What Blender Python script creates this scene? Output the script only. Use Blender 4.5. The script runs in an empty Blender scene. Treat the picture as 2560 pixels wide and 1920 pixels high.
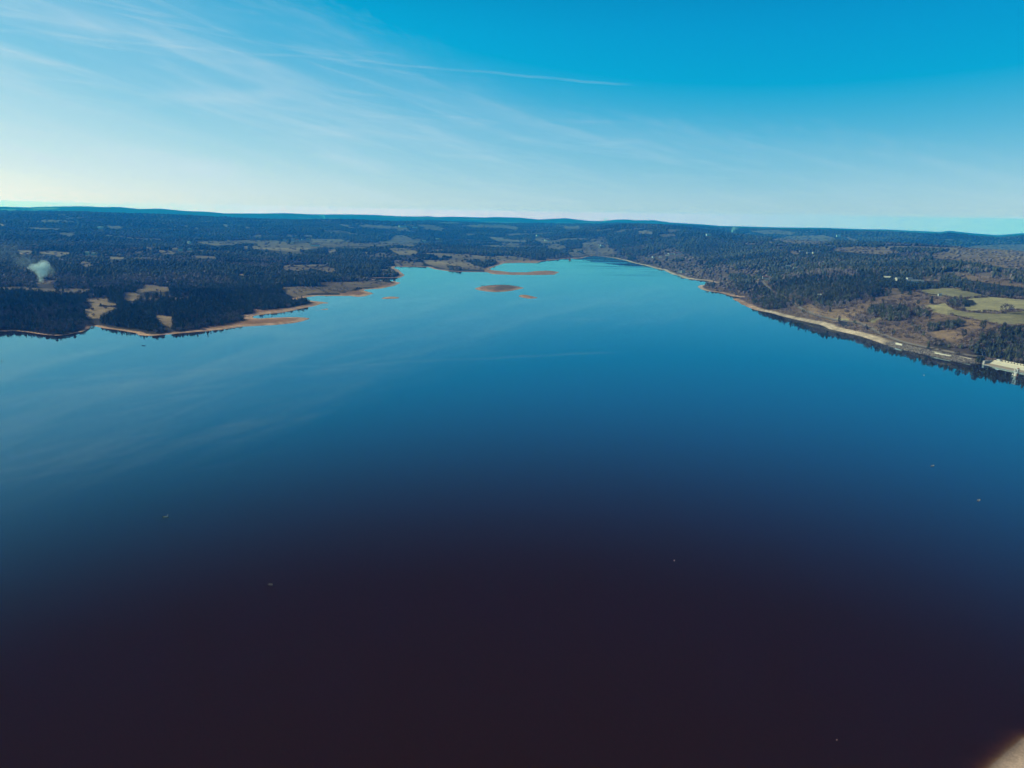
import bpy, math, random
import numpy as np
from mathutils import Matrix, Vector
rng = np.random.default_rng(7)
random.seed(7)
PI = math.pi
R_ = math.radians

# ------------------------------------------------------------------ camera
SCN = bpy.context.scene
H = 150.0
F_PX = 1707.0
PITCH = R_(13.3)
ROLL = R_(1.0)
FWD = np.array([0, math.cos(PITCH), -math.sin(PITCH)])
X0 = np.array([1.0, 0, 0])
U0 = np.array([0, math.sin(PITCH), math.cos(PITCH)])
RGT = X0 * math.cos(ROLL) + U0 * math.sin(ROLL)
UPV = U0 * math.cos(ROLL) - X0 * math.sin(ROLL)
cam_d = bpy.data.cameras.new('camera')
cam = bpy.data.objects.new('camera', cam_d)
SCN.collection.objects.link(cam)
m = Matrix.Identity(4)
for i in range(3):
    m[i][0] = RGT[i]; m[i][1] = UPV[i]; m[i][2] = -FWD[i]
m[2][3] = H
cam.matrix_world = m
cam_d.sensor_fit = 'HORIZONTAL'
cam_d.sensor_width = 36.0
cam_d.lens = 36.0 * F_PX / 2560.0
cam_d.clip_start = 1.0
cam_d.clip_end = 120000.0
SCN.camera = cam
COL = SCN.collection

def ray(px, py):
    d = FWD * F_PX + RGT * (px - 1280.0) + UPV * (960.0 - py)
    return d / np.linalg.norm(d)

def unproj(px, py, z=0.0):
    d = ray(px, py)
    t = (z - H) / d[2]
    return np.array([d[0] * t, d[1] * t])

def project(X, Y, Z):
    Z = Z - H
    f = X * FWD[0] + Y * FWD[1] + Z * FWD[2]
    f = np.where(f < 1.0, 1.0, f)
    r = X * RGT[0] + Y * RGT[1] + Z * RGT[2]
    u = X * UPV[0] + Y * UPV[1] + Z * UPV[2]
    return 1280 + F_PX * r / f, 960 - F_PX * u / f

# ------------------------------------------------------------------ noise
class VNoise:
    def __init__(s, seed):
        s.t = np.random.default_rng(seed).random((256, 256)).astype(np.float32)
    def __call__(s, x, y, wl):
        x = x / wl + 37.2; y = y / wl + 91.7
        xi = np.floor(x).astype(np.int64); yi = np.floor(y).astype(np.int64)
        fx = (x - xi).astype(np.float32); fy = (y - yi).astype(np.float32)
        fx = fx * fx * (3 - 2 * fx); fy = fy * fy * (3 - 2 * fy)
        a = xi & 255; b = (xi + 1) & 255; c = yi & 255; d = (yi + 1) & 255
        t = s.t
        return (t[a, c] * (1 - fx) + t[b, c] * fx) * (1 - fy) + (t[a, d] * (1 - fx) + t[b, d] * fx) * fy
N1, N2, N3, N4 = VNoise(1), VNoise(2), VNoise(3), VNoise(4)
def fbm(N, x, y, wl, o=4):
    r = 0; a = 1; s = 0
    for i in range(o):
        r = r + a * (N(x + 311 * i, y - 173 * i, wl / 2 ** i) - .5); s += a; a *= .5
    return r / s * 2
def sstep(x, a, b):
    t = np.clip((x - a) / (b - a), 0, 1)
    return t * t * (3 - 2 * t)

# ------------------------------------------------------------------ traced outlines (photo pixels of the shore, put on the water level)
def P(ox, oy, s, pts):
    return [(ox + x / s, oy + y / s) for x, y in pts]
SA = 4.254
def A(p): return P(0, 480, SA, p)
def B(p): return P(500, 480, SA, p)
def Cc(p): return P(950, 500, SA, p)
def Dd(p): return P(1400, 500, SA, p)
def Ee(p): return P(1860, 560, 6.506, p)
def Ff(p): return P(2160, 660, 5.53, p)
def Gg(p): return P(1900, 740, 6.506, p)

shore_px = (
    A([(-900, 1640), (-400, 1540), (0, 1484), (160, 1476), (350, 1500), (480, 1520), (600, 1527), (700, 1520), (790, 1503), (870, 1488), (945, 1452),
       (965, 1425), (1010, 1428), (1100, 1450), (1250, 1468), (1440, 1500), (1470, 1525), (1600, 1532), (1750, 1520), (1900, 1505), (2060, 1492), (2212, 1482)])
    + B([(100, 1478), (250, 1462), (450, 1432), (640, 1424), (830, 1413), (1000, 1395), (1090, 1376), (1150, 1356), (1175, 1345), (1120, 1335), (1030, 1331), (930, 1331), (840, 1334), (750, 1338), (640, 1345), (560, 1342),
         (560, 1322), (640, 1308), (720, 1296), (840, 1287), (960, 1267), (1060, 1243), (1220, 1212), (1300, 1188), (1368, 1182), (1330, 1170), (1270, 1163), (1220, 1160), (1150, 1150), (1080, 1138), (1150, 1118),
         (1240, 1106), (1440, 1106), (1600, 1106), (1680, 1116), (1760, 1108), (1850, 1078), (1800, 1066), (1760, 1055), (1740, 1040), (1850, 1032), (1940, 1026), (2060, 1000), (2140, 966), (2080, 950),
         (1900, 938), (1780, 918), (1950, 914), (2130, 914), (2175, 886), (2140, 850), (2110, 825)])
    + Cc([(205, 745), (150, 722), (170, 708), (340, 712), (510, 712), (560, 730), (600, 740), (720, 757), (900, 767), (1130, 768), (1200, 788), (1400, 797), (1700, 798), (1860, 795), (1880, 778), (1912, 766), (1830, 753), (1740, 751), (1640, 757),
          (1560, 768), (1390, 768), (1200, 745), (1165, 735), (1250, 700), (1320, 672), (1500, 668), (1660, 672), (1720, 650), (1880, 635), (1990, 622)])
    + Dd([(150, 627), (230, 620), (290, 602), (360, 593), (440, 600), (560, 615), (700, 645), (760, 665), (900, 695), (1000, 725), (1100, 745), (1130, 760), (1190, 790), (1260, 805), (1310, 830), (1450, 850), (1560, 858), (1660, 885), (1640, 898),
          (1490, 905), (1465, 922), (1490, 945), (1570, 970), (1690, 985), (1820, 1022), (1960, 1038), (1830, 1050), (1900, 1082), (1945, 1122)])
    + Ee([(0, 1312), (30, 1340), (200, 1400), (400, 1440), (700, 1520), (1000, 1590), (1130, 1615)])
    + Gg([(960, 460), (1040, 490), (1130, 538), (1300, 578), (1500, 622), (1640, 655)])
    + Ff([(0, 1015), (200, 1082), (310, 1120), (430, 1155), (600, 1200), (850, 1250), (1000, 1290), (1200, 1330), (1400, 1365), (1530, 1372), (1660, 1382), (2212, 1500)])
)
shore_w = [unproj(x, y) for x, y in shore_px]
DAM_A = unproj(2458, 911.5); DAM_B = unproj(2560, 933.5)
du = (DAM_B - DAM_A) / np.linalg.norm(DAM_B - DAM_A)
nb1 = unproj(2560, 1846); nb0 = unproj(2468, 1925)
tail = [DAM_B + du * 150, DAM_B + du * 420, np.array([900.0, 120.0]), np.array([560.0, 90.0]), np.array([330.0, 165.0]), nb1 + (nb1 - nb0) * 1.3 + np.array([12.0, -8.0]), nb1,
        unproj(2520, 1878), nb0, nb0 + (nb0 - nb1) * 1.1 + np.array([0, -6.0]), np.array([40.0, 20.0]), np.array([-80.0, -120.0]), np.array([-500.0, -260.0]), np.array([-1100.0, -200.0]), np.array([-1500.0, 200.0]), np.array([-1300.0, 500.0])]
LAKE = np.array(shore_w + tail)
def isl(p): return np.array([unproj(x, y) for x, y in p])
ISLANDS = [
    isl(Cc([(1012, 941), (1040, 930), (1070, 921), (1130, 912), (1190, 906), (1300, 903), (1420, 914), (1480, 925), (1532, 936), (1470, 950), (1400, 965), (1300, 975), (1200, 977), (1120, 971), (1050, 959)])),
    isl(Cc([(1473, 1016), (1500, 1008), (1560, 1009), (1620, 1022), (1682, 1040), (1640, 1047), (1580, 1048), (1520, 1038), (1480, 1028)])),
    isl(Cc([(0, 1048), (40, 1033), (110, 1026), (180, 1029), (212, 1038), (190, 1048), (120, 1051), (60, 1054)])),
    isl(B([(1228, 1257), (1290, 1249), (1340, 1241), (1375, 1243), (1350, 1251), (1290, 1254)])),
    isl(B([(1335, 1183), (1345, 1174), (1362, 1175), (1366, 1184), (1350, 1189)])),
    isl(Cc([(1995, 640), (2010, 634), (2030, 634), (2038, 641), (2015, 645)])),
]
def signed(X, Y):
    """distance to the shore, positive on land"""
    X = X.astype(np.float32); Y = Y.astype(np.float32)
    best = np.full(X.shape, 1e12, np.float32)
    par = np.zeros(X.shape, bool)
    bi = np.full(X.shape, 1e12, np.float32); pari = np.zeros(X.shape, bool)
    for k, poly in enumerate([LAKE] + ISLANDS):
        n = len(poly)
        if k == 0: bb, pp, XX, YY = best, par, X, Y
        else:
            lo = poly.min(0) - 700; hi = poly.max(0) + 700
            sel = (X > lo[0]) & (X < hi[0]) & (Y > lo[1]) & (Y < hi[1])
            XX, YY = X[sel], Y[sel]
            if len(XX) == 0: continue
            bb = bi[sel]; pp = np.zeros(XX.shape, bool)
        for i in range(n):
            ax, ay = poly[i]; bx, by = poly[(i + 1) % n]
            ex, ey = bx - ax, by - ay
            l2 = ex * ex + ey * ey + 1e-9
            wx = XX - np.float32(ax); wy = YY - np.float32(ay)
            t = np.clip((wx * np.float32(ex) + wy * np.float32(ey)) / np.float32(l2), 0, 1)
            dx = wx - t * np.float32(ex); dy = wy - t * np.float32(ey)
            np.minimum(bb, dx * dx + dy * dy, out=bb)
            c = (ay > YY) != (by > YY)
            xi = wx < np.float32(ex) * (YY - np.float32(ay)) / np.float32(ey if abs(ey) > 1e-6 else 1e-6)
            pp ^= c & xi
        if k > 0:
            bi[sel] = bb; pari[sel] |= pp
    best = np.sqrt(best); bi = np.sqrt(bi)
    sd = np.where(par, -best, best)
    sdi = np.where(pari, bi, -bi)
    return np.where(par, np.maximum(sd, sdi), sd)

# skyline read from the photo -> elevation per azimuth
sky_px = ([(-900, 512), (-300, 514)] + [(0, 517), (78, 519), (89, 517.6), (204, 516), (256, 518.3), (298, 518), (348, 523), (400, 522), (461, 527.7), (520, 529.8), (561, 533.6), (664, 534), (711, 533), (782, 536), (888, 536.4), (937, 537.6), (997, 540.7), (1050, 541.5), (1072, 540.4), (1091, 543), (1126, 541.8), (1216, 544), (1237, 542.8), (1303, 544.7), (1347, 549), (1385, 547), (1413, 545.6), (1470, 552), (1503, 553), (1546, 549), (1569, 549), (1588, 551), (1635, 551), (1677, 556.4), (1757, 561), (1800, 564.6), (1860, 566), (1952, 568.5), (2014, 569), (2067, 569.5), (2121, 571.5), (2160, 573), (2217, 573.5), (2280, 577), (2350, 580.4), (2374, 577), (2437, 584.5), (2495, 589), (2530, 586), (2560, 583), (2800, 590), (3300, 606)])
near_px = [(-900, 530), (0, 524), (204, 528.5), (330, 535), (520, 541.5), (600, 543), (711, 547), (830, 547), (950, 551), (1072, 549), (1150, 552), (1237, 556), (1347, 556), (1413, 557.6), (1500, 557.5), (1600, 557), (1677, 558.5), (1757, 561.5), (1860, 566.5), (2067, 570.5), (2250, 579), (2370, 585), (2560, 596), (2800, 600), (3300, 612)]
def azel(p):
    o = []
    for x, y in p:
        d = ray(x, y); o.append((math.degrees(math.atan2(d[0], d[1])), math.tan(math.asin(d[2]))))
    o = np.array(o); return o[np.argsort(o[:, 0])]
SK, NK = azel(sky_px), azel(near_px)

def height(X, Y, sd):
    D = np.hypot(X, Y); az = np.degrees(np.arctan2(X, Y))
    right = sstep(az, 7.0, 12.0) * (Y > -200)
    land = np.maximum(sd, 0)
    big = fbm(N1, X, Y, 1500, 3); mid = fbm(N2, X, Y, 480, 4); fine = fbm(N3, X, Y, 90, 3)
    # left / far bank: low, flat shore land rising slowly inland
    hl = np.interp(land, [0, 25, 60, 300, 1000, 3000, 6000], [0, 1.1, 2.2, 9, 26, 58, 90])
    hl = hl + (sstep(land, 60, 500) * mid * 9 + sstep(land, 300, 1500) * big * 22 + sstep(land, 20, 120) * fine * .9)
    # right bank: a long hill climbing from the road
    hr0 = np.interp(land, [0, 22, 60, 150, 400, 700, 1000, 1250, 1700, 2300, 4500], [0, 2.7, 6.5, 16, 42, 66, 84, 90, 66, 22, 26])
    hr1 = np.interp(land, [0, 17, 30, 55, 120, 300, 600, 950, 1250, 1700, 2300, 4500], [0, 3.6, 9.0, 18.5, 30, 46, 63, 80, 82, 56, 18, 22])
    sb = sstep(az, 17, 25); hr = hr0 * (1 - sb) + hr1 * sb
    hr = hr + (sstep(land, 80, 500) * mid * 8 + sstep(land, 400, 1500) * big * 12 + sstep(land, 20, 120) * fine * 1.1)
    h = hl * (1 - right) + hr * right
    # beach near the camera
    nearb = (X > 0) & (Y < 500) & (D < 700)
    h = np.where(nearb, np.minimum(land * .12, 2 + land * .03) + sstep(land, 3, 20) * fine * .3, h)
    # ground cut down for the dam
    dsx = (X - DAM_A[0]) * du[0] + (Y - DAM_A[1]) * du[1]; dsn = (X - DAM_A[0]) * -du[1] + (Y - DAM_A[1]) * du[0]
    h = np.where((dsx > -4) & (dsx < 440) & (dsn > -3) & (dsn < 22), np.minimum(h, .3 + .1 * np.maximum(dsn, 0)), h)
    # far relief
    isle = (az > -9) & (az < 2) & (D > 1150) & (D < 1750)
    h = np.where(isle, land * .11 + sstep(land, 4, 30) * fine * .8, h)
    el2 = np.interp(az, NK[:, 0], NK[:, 1]); el1 = np.interp(az, SK[:, 0], SK[:, 1])
    r2 = H + 9000 * el2 ; r1 = H + 16500 * el1
    rough = fbm(N4, X, Y, 2600, 4)
    h2 = r2 * (.97)
    h = h * (1 - sstep(D, 4200, 8800)) + (h2 - 3) * sstep(D, 4200, 8800)
    h = h + (rough * 44 + fbm(N1, X + 77, Y, 1000, 3) * 22) * sstep(D, 3300, 4800) * (1 - sstep(D, 7200, 8500))
    for ca, cd, hh, sg in ((26.2, 6100, 58, 170), (8.3, 5200, 45, 330), (13.0, 5600, 55, 420), (21.0, 5200, 40, 500), (33.5, 7000, 70, 600), (30.0, 5600, 45, 300), (22.5, 6900, 40, 420), (-14, 6200, 40, 500)):
        cx, cy = cd * math.sin(math.radians(ca)), cd * math.cos(math.radians(ca))
        h = h + hh * np.exp(-((X - cx) ** 2 + (Y - cy) ** 2) / (2 * sg * sg))
    h = np.where(D > 2600, np.minimum(h, H + D * (el1 - .0016) - 13), h)
    lowv = np.minimum(r2, r1) - 45 + rough * 22
    h = h * (1 - sstep(D, 9200, 11500)) + lowv * sstep(D, 9200, 11500)
    h = h * (1 - sstep(D, 12500, 16000)) + r1 * sstep(D, 12500, 16000)
    h = np.where(D > 9000, np.maximum(h, 5), h)
    bed = np.maximum(sd * np.where((X > 0) & (D < 500), .10, .13), -11.5)
    return np.where(sd > 0, np.maximum(h, .02 * np.minimum(sd, 20)), bed)

# ------------------------------------------------------------------ terrain sheet (polar mesh, fine where the land is seen closest)
fa = np.arange(-44, 44.001, .1)
angs = np.concatenate([np.arange(-180, -44, 2.0), fa, np.arange(46, 179, 2.0)])
nA = len(angs)
rat = 1.0066
nR = int(math.log(19000 / 70.0) / math.log(rat)) + 1
rads = 70.0 * rat ** np.arange(nR)
AA, RR = np.meshgrid(np.radians(angs), rads)
GX = RR * np.sin(AA); GY = RR * np.cos(AA)
sd = np.full(GX.shape, 5000.0, np.float32)
kr = int(np.searchsorted(rads, 6500))
kk = signed(GX[:kr].ravel(), GY[:kr].ravel()).reshape(kr, nA)
edge = rads[kr - 1]
sd[:kr] = kk
sd[kr:] = np.maximum(kk[-1][None, :] + (RR[kr:] - edge), 500)
jig = fbm(N2, GX, GY, 60, 3) * 5 * sstep(RR, 500, 800)
sd = sd + np.where(np.abs(sd) < 60, jig * np.clip(RR / 1500, .3, 1.5) * .6, 0)
GZ = height(GX, GY, sd)
def grid(Aarr, X, Y):
    D = np.clip(np.hypot(X, Y), 71, 45000); az = np.degrees(np.arctan2(X, Y))
    r = np.log(D / 70.0) / math.log(rat); r = np.clip(r, 0, nR - 1.001)
    a = np.interp(az, angs, np.arange(nA)); a = np.clip(a, 0, nA - 1.001)
    i = r.astype(int); j = a.astype(int); fr = r - i; fa_ = a - j
    return (Aarr[i, j] * (1 - fr) * (1 - fa_) + Aarr[i + 1, j] * fr * (1 - fa_) + Aarr[i, j + 1] * (1 - fr) * fa_ + Aarr[i + 1, j + 1] * fr * fa_)
def ground(x, y):
    return float(grid(GZ, np.array([x]), np.array([y]))[0])
def at(px, py, lift=0.0):
    """the point of the ground seen at that place of the photo"""
    d = ray(px, py)
    hd = math.hypot(d[0], d[1])
    Ds = 100 * 1.002 ** np.arange(2600)
    X = Ds * d[0] / hd; Y = Ds * d[1] / hd
    Z = H + Ds * d[2] / hd
    g = np.maximum(grid(GZ, X, Y), 0)
    k = np.argmax(Z <= g + lift)
    if k == 0 and Z[0] > g[0]: k = len(Ds) - 1
    return np.array([X[k], Y[k], g[k]])

# ------------------------------------------------------------------ land cover, traced as outlines on the photo's ground
TAN, SCRUB, GREEN, LIME, OSAND, CONIF, BARE, CSAND, BROWN = range(1, 10)
cover = []
def cv(c, pts): cover.append((c, np.array(pts)))
# right bank: scrub slope from the shore up to the woods
cv(SCRUB, Dd([(250, 470), (330, 430), (430, 395), (560, 400), (900, 470), (1200, 480), (1540, 500), (1800, 495), (1800, 650), (1900, 730), (2212, 740), (2212, 1250), (1900, 1120), (1400, 900), (1000, 740), (440, 610), (280, 600)]))
cv(SCRUB, Ff([(-600, 350), (0, 480), (400, 430), (700, 360), (1700, 440), (2600, 480), (2600, 1500), (1600, 1420), (0, 1030), (-900, 760), (-1650, 560), (-1650, 250)]))
cv(BROWN, Dd([(250, 470), (400, 430), (500, 480), (590, 560), (480, 590), (290, 590)]))
cv(BROWN, Dd([(1420, 520), (1720, 520), (1690, 590), (1500, 600), (1440, 580)]))
cv(CONIF, Dd([(480, 400), (700, 370), (1100, 360), (1400, 400), (1800, 440), (2212, 460), (2212, 735), (2100, 700), (1900, 740), (1840, 740), (1780, 650), (1690, 560), (1740, 500), (1540, 500), (1230, 490), (1080, 530), (1000, 570), (830, 600), (640, 560), (540, 500)]))
cv(BARE, Dd([(620, 560), (760, 500), (860, 440), (930, 430), (1000, 450), (900, 520), (800, 570), (700, 590)]))
for p in ([(720, 600), (790, 600), (800, 640), (730, 640)], [(1230, 620), (1310, 620), (1320, 660), (1230, 660)], [(1540, 690), (1640, 680), (1640, 725), (1540, 725)], [(1790, 820), (1980, 800), (1980, 870), (1800, 870)], [(1850, 900), (1950, 870), (2080, 880), (2080, 950), (1960, 975), (1850, 950)], [(1990, 815), (2140, 810), (2150, 870), (2000, 870)], [(1550, 890), (1640, 885), (1650, 920), (1560, 920)]):
    cv(CONIF, Dd(p))
cv(CONIF, Ee([(-1300, 330), (0, 330), (700, 420), (1300, 460), (2212, 480), (2212, 1180), (1900, 1210), (1700, 1290), (1560, 1340), (1250, 1340), (1100, 1330), (1150, 1260), (940, 1240), (860, 1180), (700, 1180), (560, 1130), (480, 1080), (400, 980), (480, 880), (330, 840), (250, 760), (-100, 700), (-600, 620)]))
cv(BARE, Ee([(620, 880), (900, 760), (1300, 700), (1700, 740), (1900, 900), (2212, 980), (2212, 1130), (1850, 1090), (1500, 1120), (1150, 1180), (900, 1160), (780, 1050), (620, 1010)]))
cv(BARE, Ee([(1100, 590), (1400, 580), (1500, 660), (1200, 690)]))
cv(CONIF, Ee([(230, 1290), (330, 1210), (470, 1180), (640, 1200), (840, 1240), (830, 1310), (700, 1360), (540, 1390), (330, 1390)]))
cv(CONIF, Ee([(130, 1180), (200, 1190), (210, 1310), (140, 1310)]))
cv(CONIF, Ee([(180, 1090), (400, 1080), (460, 1150), (300, 1180), (180, 1170)]))
cv(CONIF, Ee([(860, 1270), (950, 1260), (960, 1330), (870, 1330)]))
cv(BROWN, Ee([(980, 1290), (1100, 1290), (1140, 1350), (1240, 1420), (1220, 1480), (1100, 1430), (1000, 1360)]))
cv(BROWN, Ee([(1250, 1450), (1450, 1400), (1750, 1340), (1950, 1270), (2212, 1250), (2212, 1400), (1900, 1420), (1750, 1500), (1600, 1600), (1350, 1560)]))
cv(GREEN, Gg([(1190, 360), (1400, 370), (1480, 400), (1300, 405)]))
cv(GREEN, Gg([(1760, 390), (1960, 335), (1950, 390), (1840, 430)]))
cv(CONIF, Gg([(1270, 400), (1430, 395), (1470, 480), (1340, 500), (1270, 450)]))
# fields on the right
cv(BROWN, Ff([(0, 480), (350, 440), (580, 400), (720, 390), (900, 430), (1140, 460), (1180, 500), (1120, 540), (900, 560), (700, 600), (640, 560), (450, 540), (200, 510)]))
cv(GREEN, Ff([(740, 375), (900, 340), (1200, 332), (1330, 355), (1500, 395), (1760, 445), (1600, 465), (1420, 472), (1200, 465), (1050, 440), (900, 420)]))
cv(LIME, Ff([(1440, 475), (1750, 455), (2200, 490), (2500, 560), (2500, 700), (2060, 625), (1920, 660), (1780, 665), (1560, 668), (1350, 625), (1250, 600)]))
cv(LIME, Ff([(700, 610), (900, 560), (1130, 545), (1160, 590), (1250, 640), (1320, 690), (1150, 700), (950, 660), (850, 590)]))
cv(GREEN, Ff([(1150, 640), (1250, 630), (1450, 668), (1800, 690), (2212, 650), (2600, 720), (2600, 860), (2212, 830), (1900, 830), (1600, 770), (1350, 720), (1150, 700)]))
cv(BROWN, Ff([(960, 660), (1150, 700), (1400, 735), (1600, 775), (1900, 835), (1650, 900), (1240, 915), (1350, 870), (1440, 800), (1300, 735), (1060, 760), (880, 780), (700, 830), (580, 860), (760, 800), (930, 740), (590, 700), (760, 740), (900, 720)]))
cv(BROWN, Ff([(950, 920), (1150, 915), (1400, 960), (1420, 1010), (1330, 1060), (1100, 1050), (980, 1000)]))
cv(TAN, Ff([(730, 200), (860, 195), (1050, 215), (1040, 245), (800, 235)]))
cv(TAN, Ff([(1090, 295), (1340, 335), (1340, 350), (1180, 325)]))
cv(BARE, Ff([(60, 560), (250, 540), (560, 560), (300, 640), (230, 720), (60, 700)]))
# woods on the right
cv(CONIF, Ff([(1340, 340), (1500, 300), (2700, 300), (2700, 500), (2212, 465), (1760, 450), (1500, 390), (1350, 370)]))
cv(CONIF, Ff([(1160, 540), (1200, 500), (1330, 480), (1500, 495), (1560, 550), (1540, 575), (1320, 592), (1200, 592)]))
cv(CONIF, Ff([(680, 680), (740, 640), (880, 640), (950, 665), (880, 725), (780, 738), (690, 712)]))
cv(CONIF, Ff([(230, 740), (300, 670), (430, 600), (620, 590), (640, 640), (600, 700), (600, 770), (400, 800), (260, 790)]))
cv(CONIF, Ff([(860, 900), (940, 850), (1060, 800), (1300, 770), (1430, 790), (1440, 810), (1350, 872), (1200, 892), (1100, 910), (1000, 930), (870, 935)]))
cv(CONIF, Ff([(1690, 930), (1850, 880), (2000, 860), (2212, 850), (2700, 860), (2700, 1480), (2212, 1390), (1800, 1310), (1500, 1240), (1480, 1120), (1600, 1060), (1700, 990)]))
cv(BARE, Ff([(870, 1080), (1000, 1040), (1300, 1100), (1480, 1110), (1500, 1240), (1340, 1230), (1200, 1210), (900, 1180)]))
cv(CONIF, Ff([(930, 1060), (1080, 1050), (1160, 1120), (1200, 1190), (1100, 1180), (960, 1140)]))
# left bank
cv(BARE, A([(380, 1330), (600, 1230), (930, 1230), (950, 1440), (800, 1480), (420, 1470)]))
cv(BARE, A([(0, 830), (300, 830), (420, 900), (700, 880), (900, 1000), (560, 1030), (200, 1000), (0, 960)]))
cv(BARE, A([(1500, 950), (1700, 930), (1760, 980), (1560, 985)]))
cv(BARE, A([(1600, 860), (2212, 830), (2212, 930), (1800, 920)]))
cv(BARE, A([(1950, 1330), (2212, 1310), (2212, 1450), (1950, 1460)]))
cv(BARE, B([(0, 1330), (150, 1280), (380, 1280), (480, 1340), (300, 1400), (0, 1450)]))
cv(CONIF, B([(0, 1000), (800, 1000), (1000, 1130), (1240, 1170), (1000, 1230), (600, 1250), (420, 1290), (0, 1280)]))
cv(CONIF, B([(300, 860), (1240, 850), (1260, 1000), (400, 1000)]))
for p in ([(860, 1140), (960, 1135), (1060, 1125), (1170, 1100), (1200, 1105), (1145, 1130), (1140, 1170), (1230, 1190), (1265, 1195), (1240, 1225), (1190, 1250), (1140, 1275), (1070, 1300), (1065, 1345), (980, 1340), (930, 1310), (910, 1280), (820, 1240), (930, 1240), (990, 1215), (960, 1180)],
          [(1310, 1070), (1440, 1065), (1460, 1085), (1500, 1100), (1495, 1120), (1440, 1150), (1380, 1160), (1325, 1150), (1325, 1110)],
          [(1420, 1050), (1530, 1020), (1530, 990), (1640, 990), (1690, 1005), (1790, 1010), (1815, 1045), (1740, 1060), (1640, 1055), (1540, 1060), (1480, 1075)],
          [(1600, 1310), (1700, 1310), (1830, 1325), (1840, 1370), (1820, 1440), (1760, 1430), (1740, 1400), (1680, 1380), (1700, 1360), (1620, 1330)],
          [(1125, 355), (1230, 357), (1300, 370), (1240, 392), (1190, 385), (1150, 375)], [(620, 435), (800, 430), (795, 460), (720, 470), (660, 455)],
          [(180, 620), (330, 620), (340, 650), (260, 660)], [(395, 630), (560, 625), (740, 640), (765, 655), (700, 665), (620, 680), (540, 665), (430, 655)],
          [(1090, 700), (1200, 690), (1310, 695), (1360, 710), (1200, 718)], [(830, 745), (900, 740), (1020, 765), (960, 775), (930, 795), (880, 785)],
          [(1380, 630), (1560, 630), (1500, 650), (1430, 645)], [(1665, 620), (1800, 625), (1880, 640), (1850, 660), (1720, 658)], [(1980, 675), (2212, 680), (2212, 705), (2050, 695)],
          [(2080, 525), (2300, 520), (2300, 560), (2150, 550)], [(1930, 352), (2000, 352), (1990, 372)], [(2040, 380), (2150, 380), (2100, 397)],
          [(1800, 590), (1900, 592), (1910, 612), (1830, 610)], [(1540, 580), (1640, 590), (1600, 610), (1550, 600)], [(0, 340), (60, 350), (0, 372)]):
    cv(TAN, A(p))
cv(BROWN, A([(330, 935), (450, 935), (600, 940), (560, 970), (430, 985)]))
cv(BARE, B([(900, 495), (1150, 490), (1180, 555), (960, 570), (880, 530)]))
for p in ([(0, 520), (200, 520), (440, 520), (520, 510), (800, 515), (900, 530), (960, 560), (1150, 540), (1200, 500), (1330, 495), (1500, 500), (1560, 530), (1700, 545), (1960, 530), (2060, 500), (2060, 460), (2160, 460), (2250, 490), (2250, 555), (2000, 555), (1950, 575), (1500, 580), (1280, 585), (1230, 600), (1150, 605), (1080, 610), (960, 635), (850, 620), (760, 615), (560, 605), (540, 585), (640, 575), (610, 545), (460, 540), (420, 548), (180, 575), (60, 545)],
          [(455, 580), (520, 585), (510, 610), (460, 605)], [(860, 790), (930, 770), (1030, 775), (1330, 770), (1370, 800), (1460, 825), (1380, 855), (1300, 835), (1230, 815), (1160, 825), (1050, 835), (900, 825)],
          [(390, 868), (450, 870), (560, 885), (740, 895), (755, 908), (560, 900), (400, 885)],
          [(1270, 960), (1450, 955), (1800, 950), (1950, 955), (2050, 970), (1950, 1000), (1750, 1015), (1640, 1030), (1600, 1060), (1440, 1080), (1200, 1080), (1000, 1120), (900, 1080), (940, 1050), (820, 1010), (950, 1005), (1100, 1005), (1260, 1005), (1390, 1000), (1270, 975)],
          [(0, 680), (160, 685), (180, 710), (50, 700)], [(1350, 620), (1450, 615), (1470, 630), (1380, 645)], [(1710, 645), (1800, 640), (1780, 655)],
          [(890, 462), (1000, 462), (990, 480), (930, 475)], [(1100, 460), (1200, 458), (1190, 475), (1110, 472)], [(540, 462), (660, 460), (640, 480), (560, 478)],
          [(1990, 595), (2250, 605), (2250, 680), (2130, 670), (2050, 630)], [(1690, 350), (1800, 350), (2212, 370), (2212, 395), (1900, 385), (1720, 370)],
          [(1300, 410), (1480, 410), (1650, 440), (1560, 430)], [(1460, 340), (1600, 350), (1570, 372)], [(470, 365), (540, 375), (500, 400)], [(230, 340), (300, 345), (310, 380), (260, 365)], [(640, 370), (720, 372), (660, 385)]):
    cv(TAN, B(p))
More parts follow.
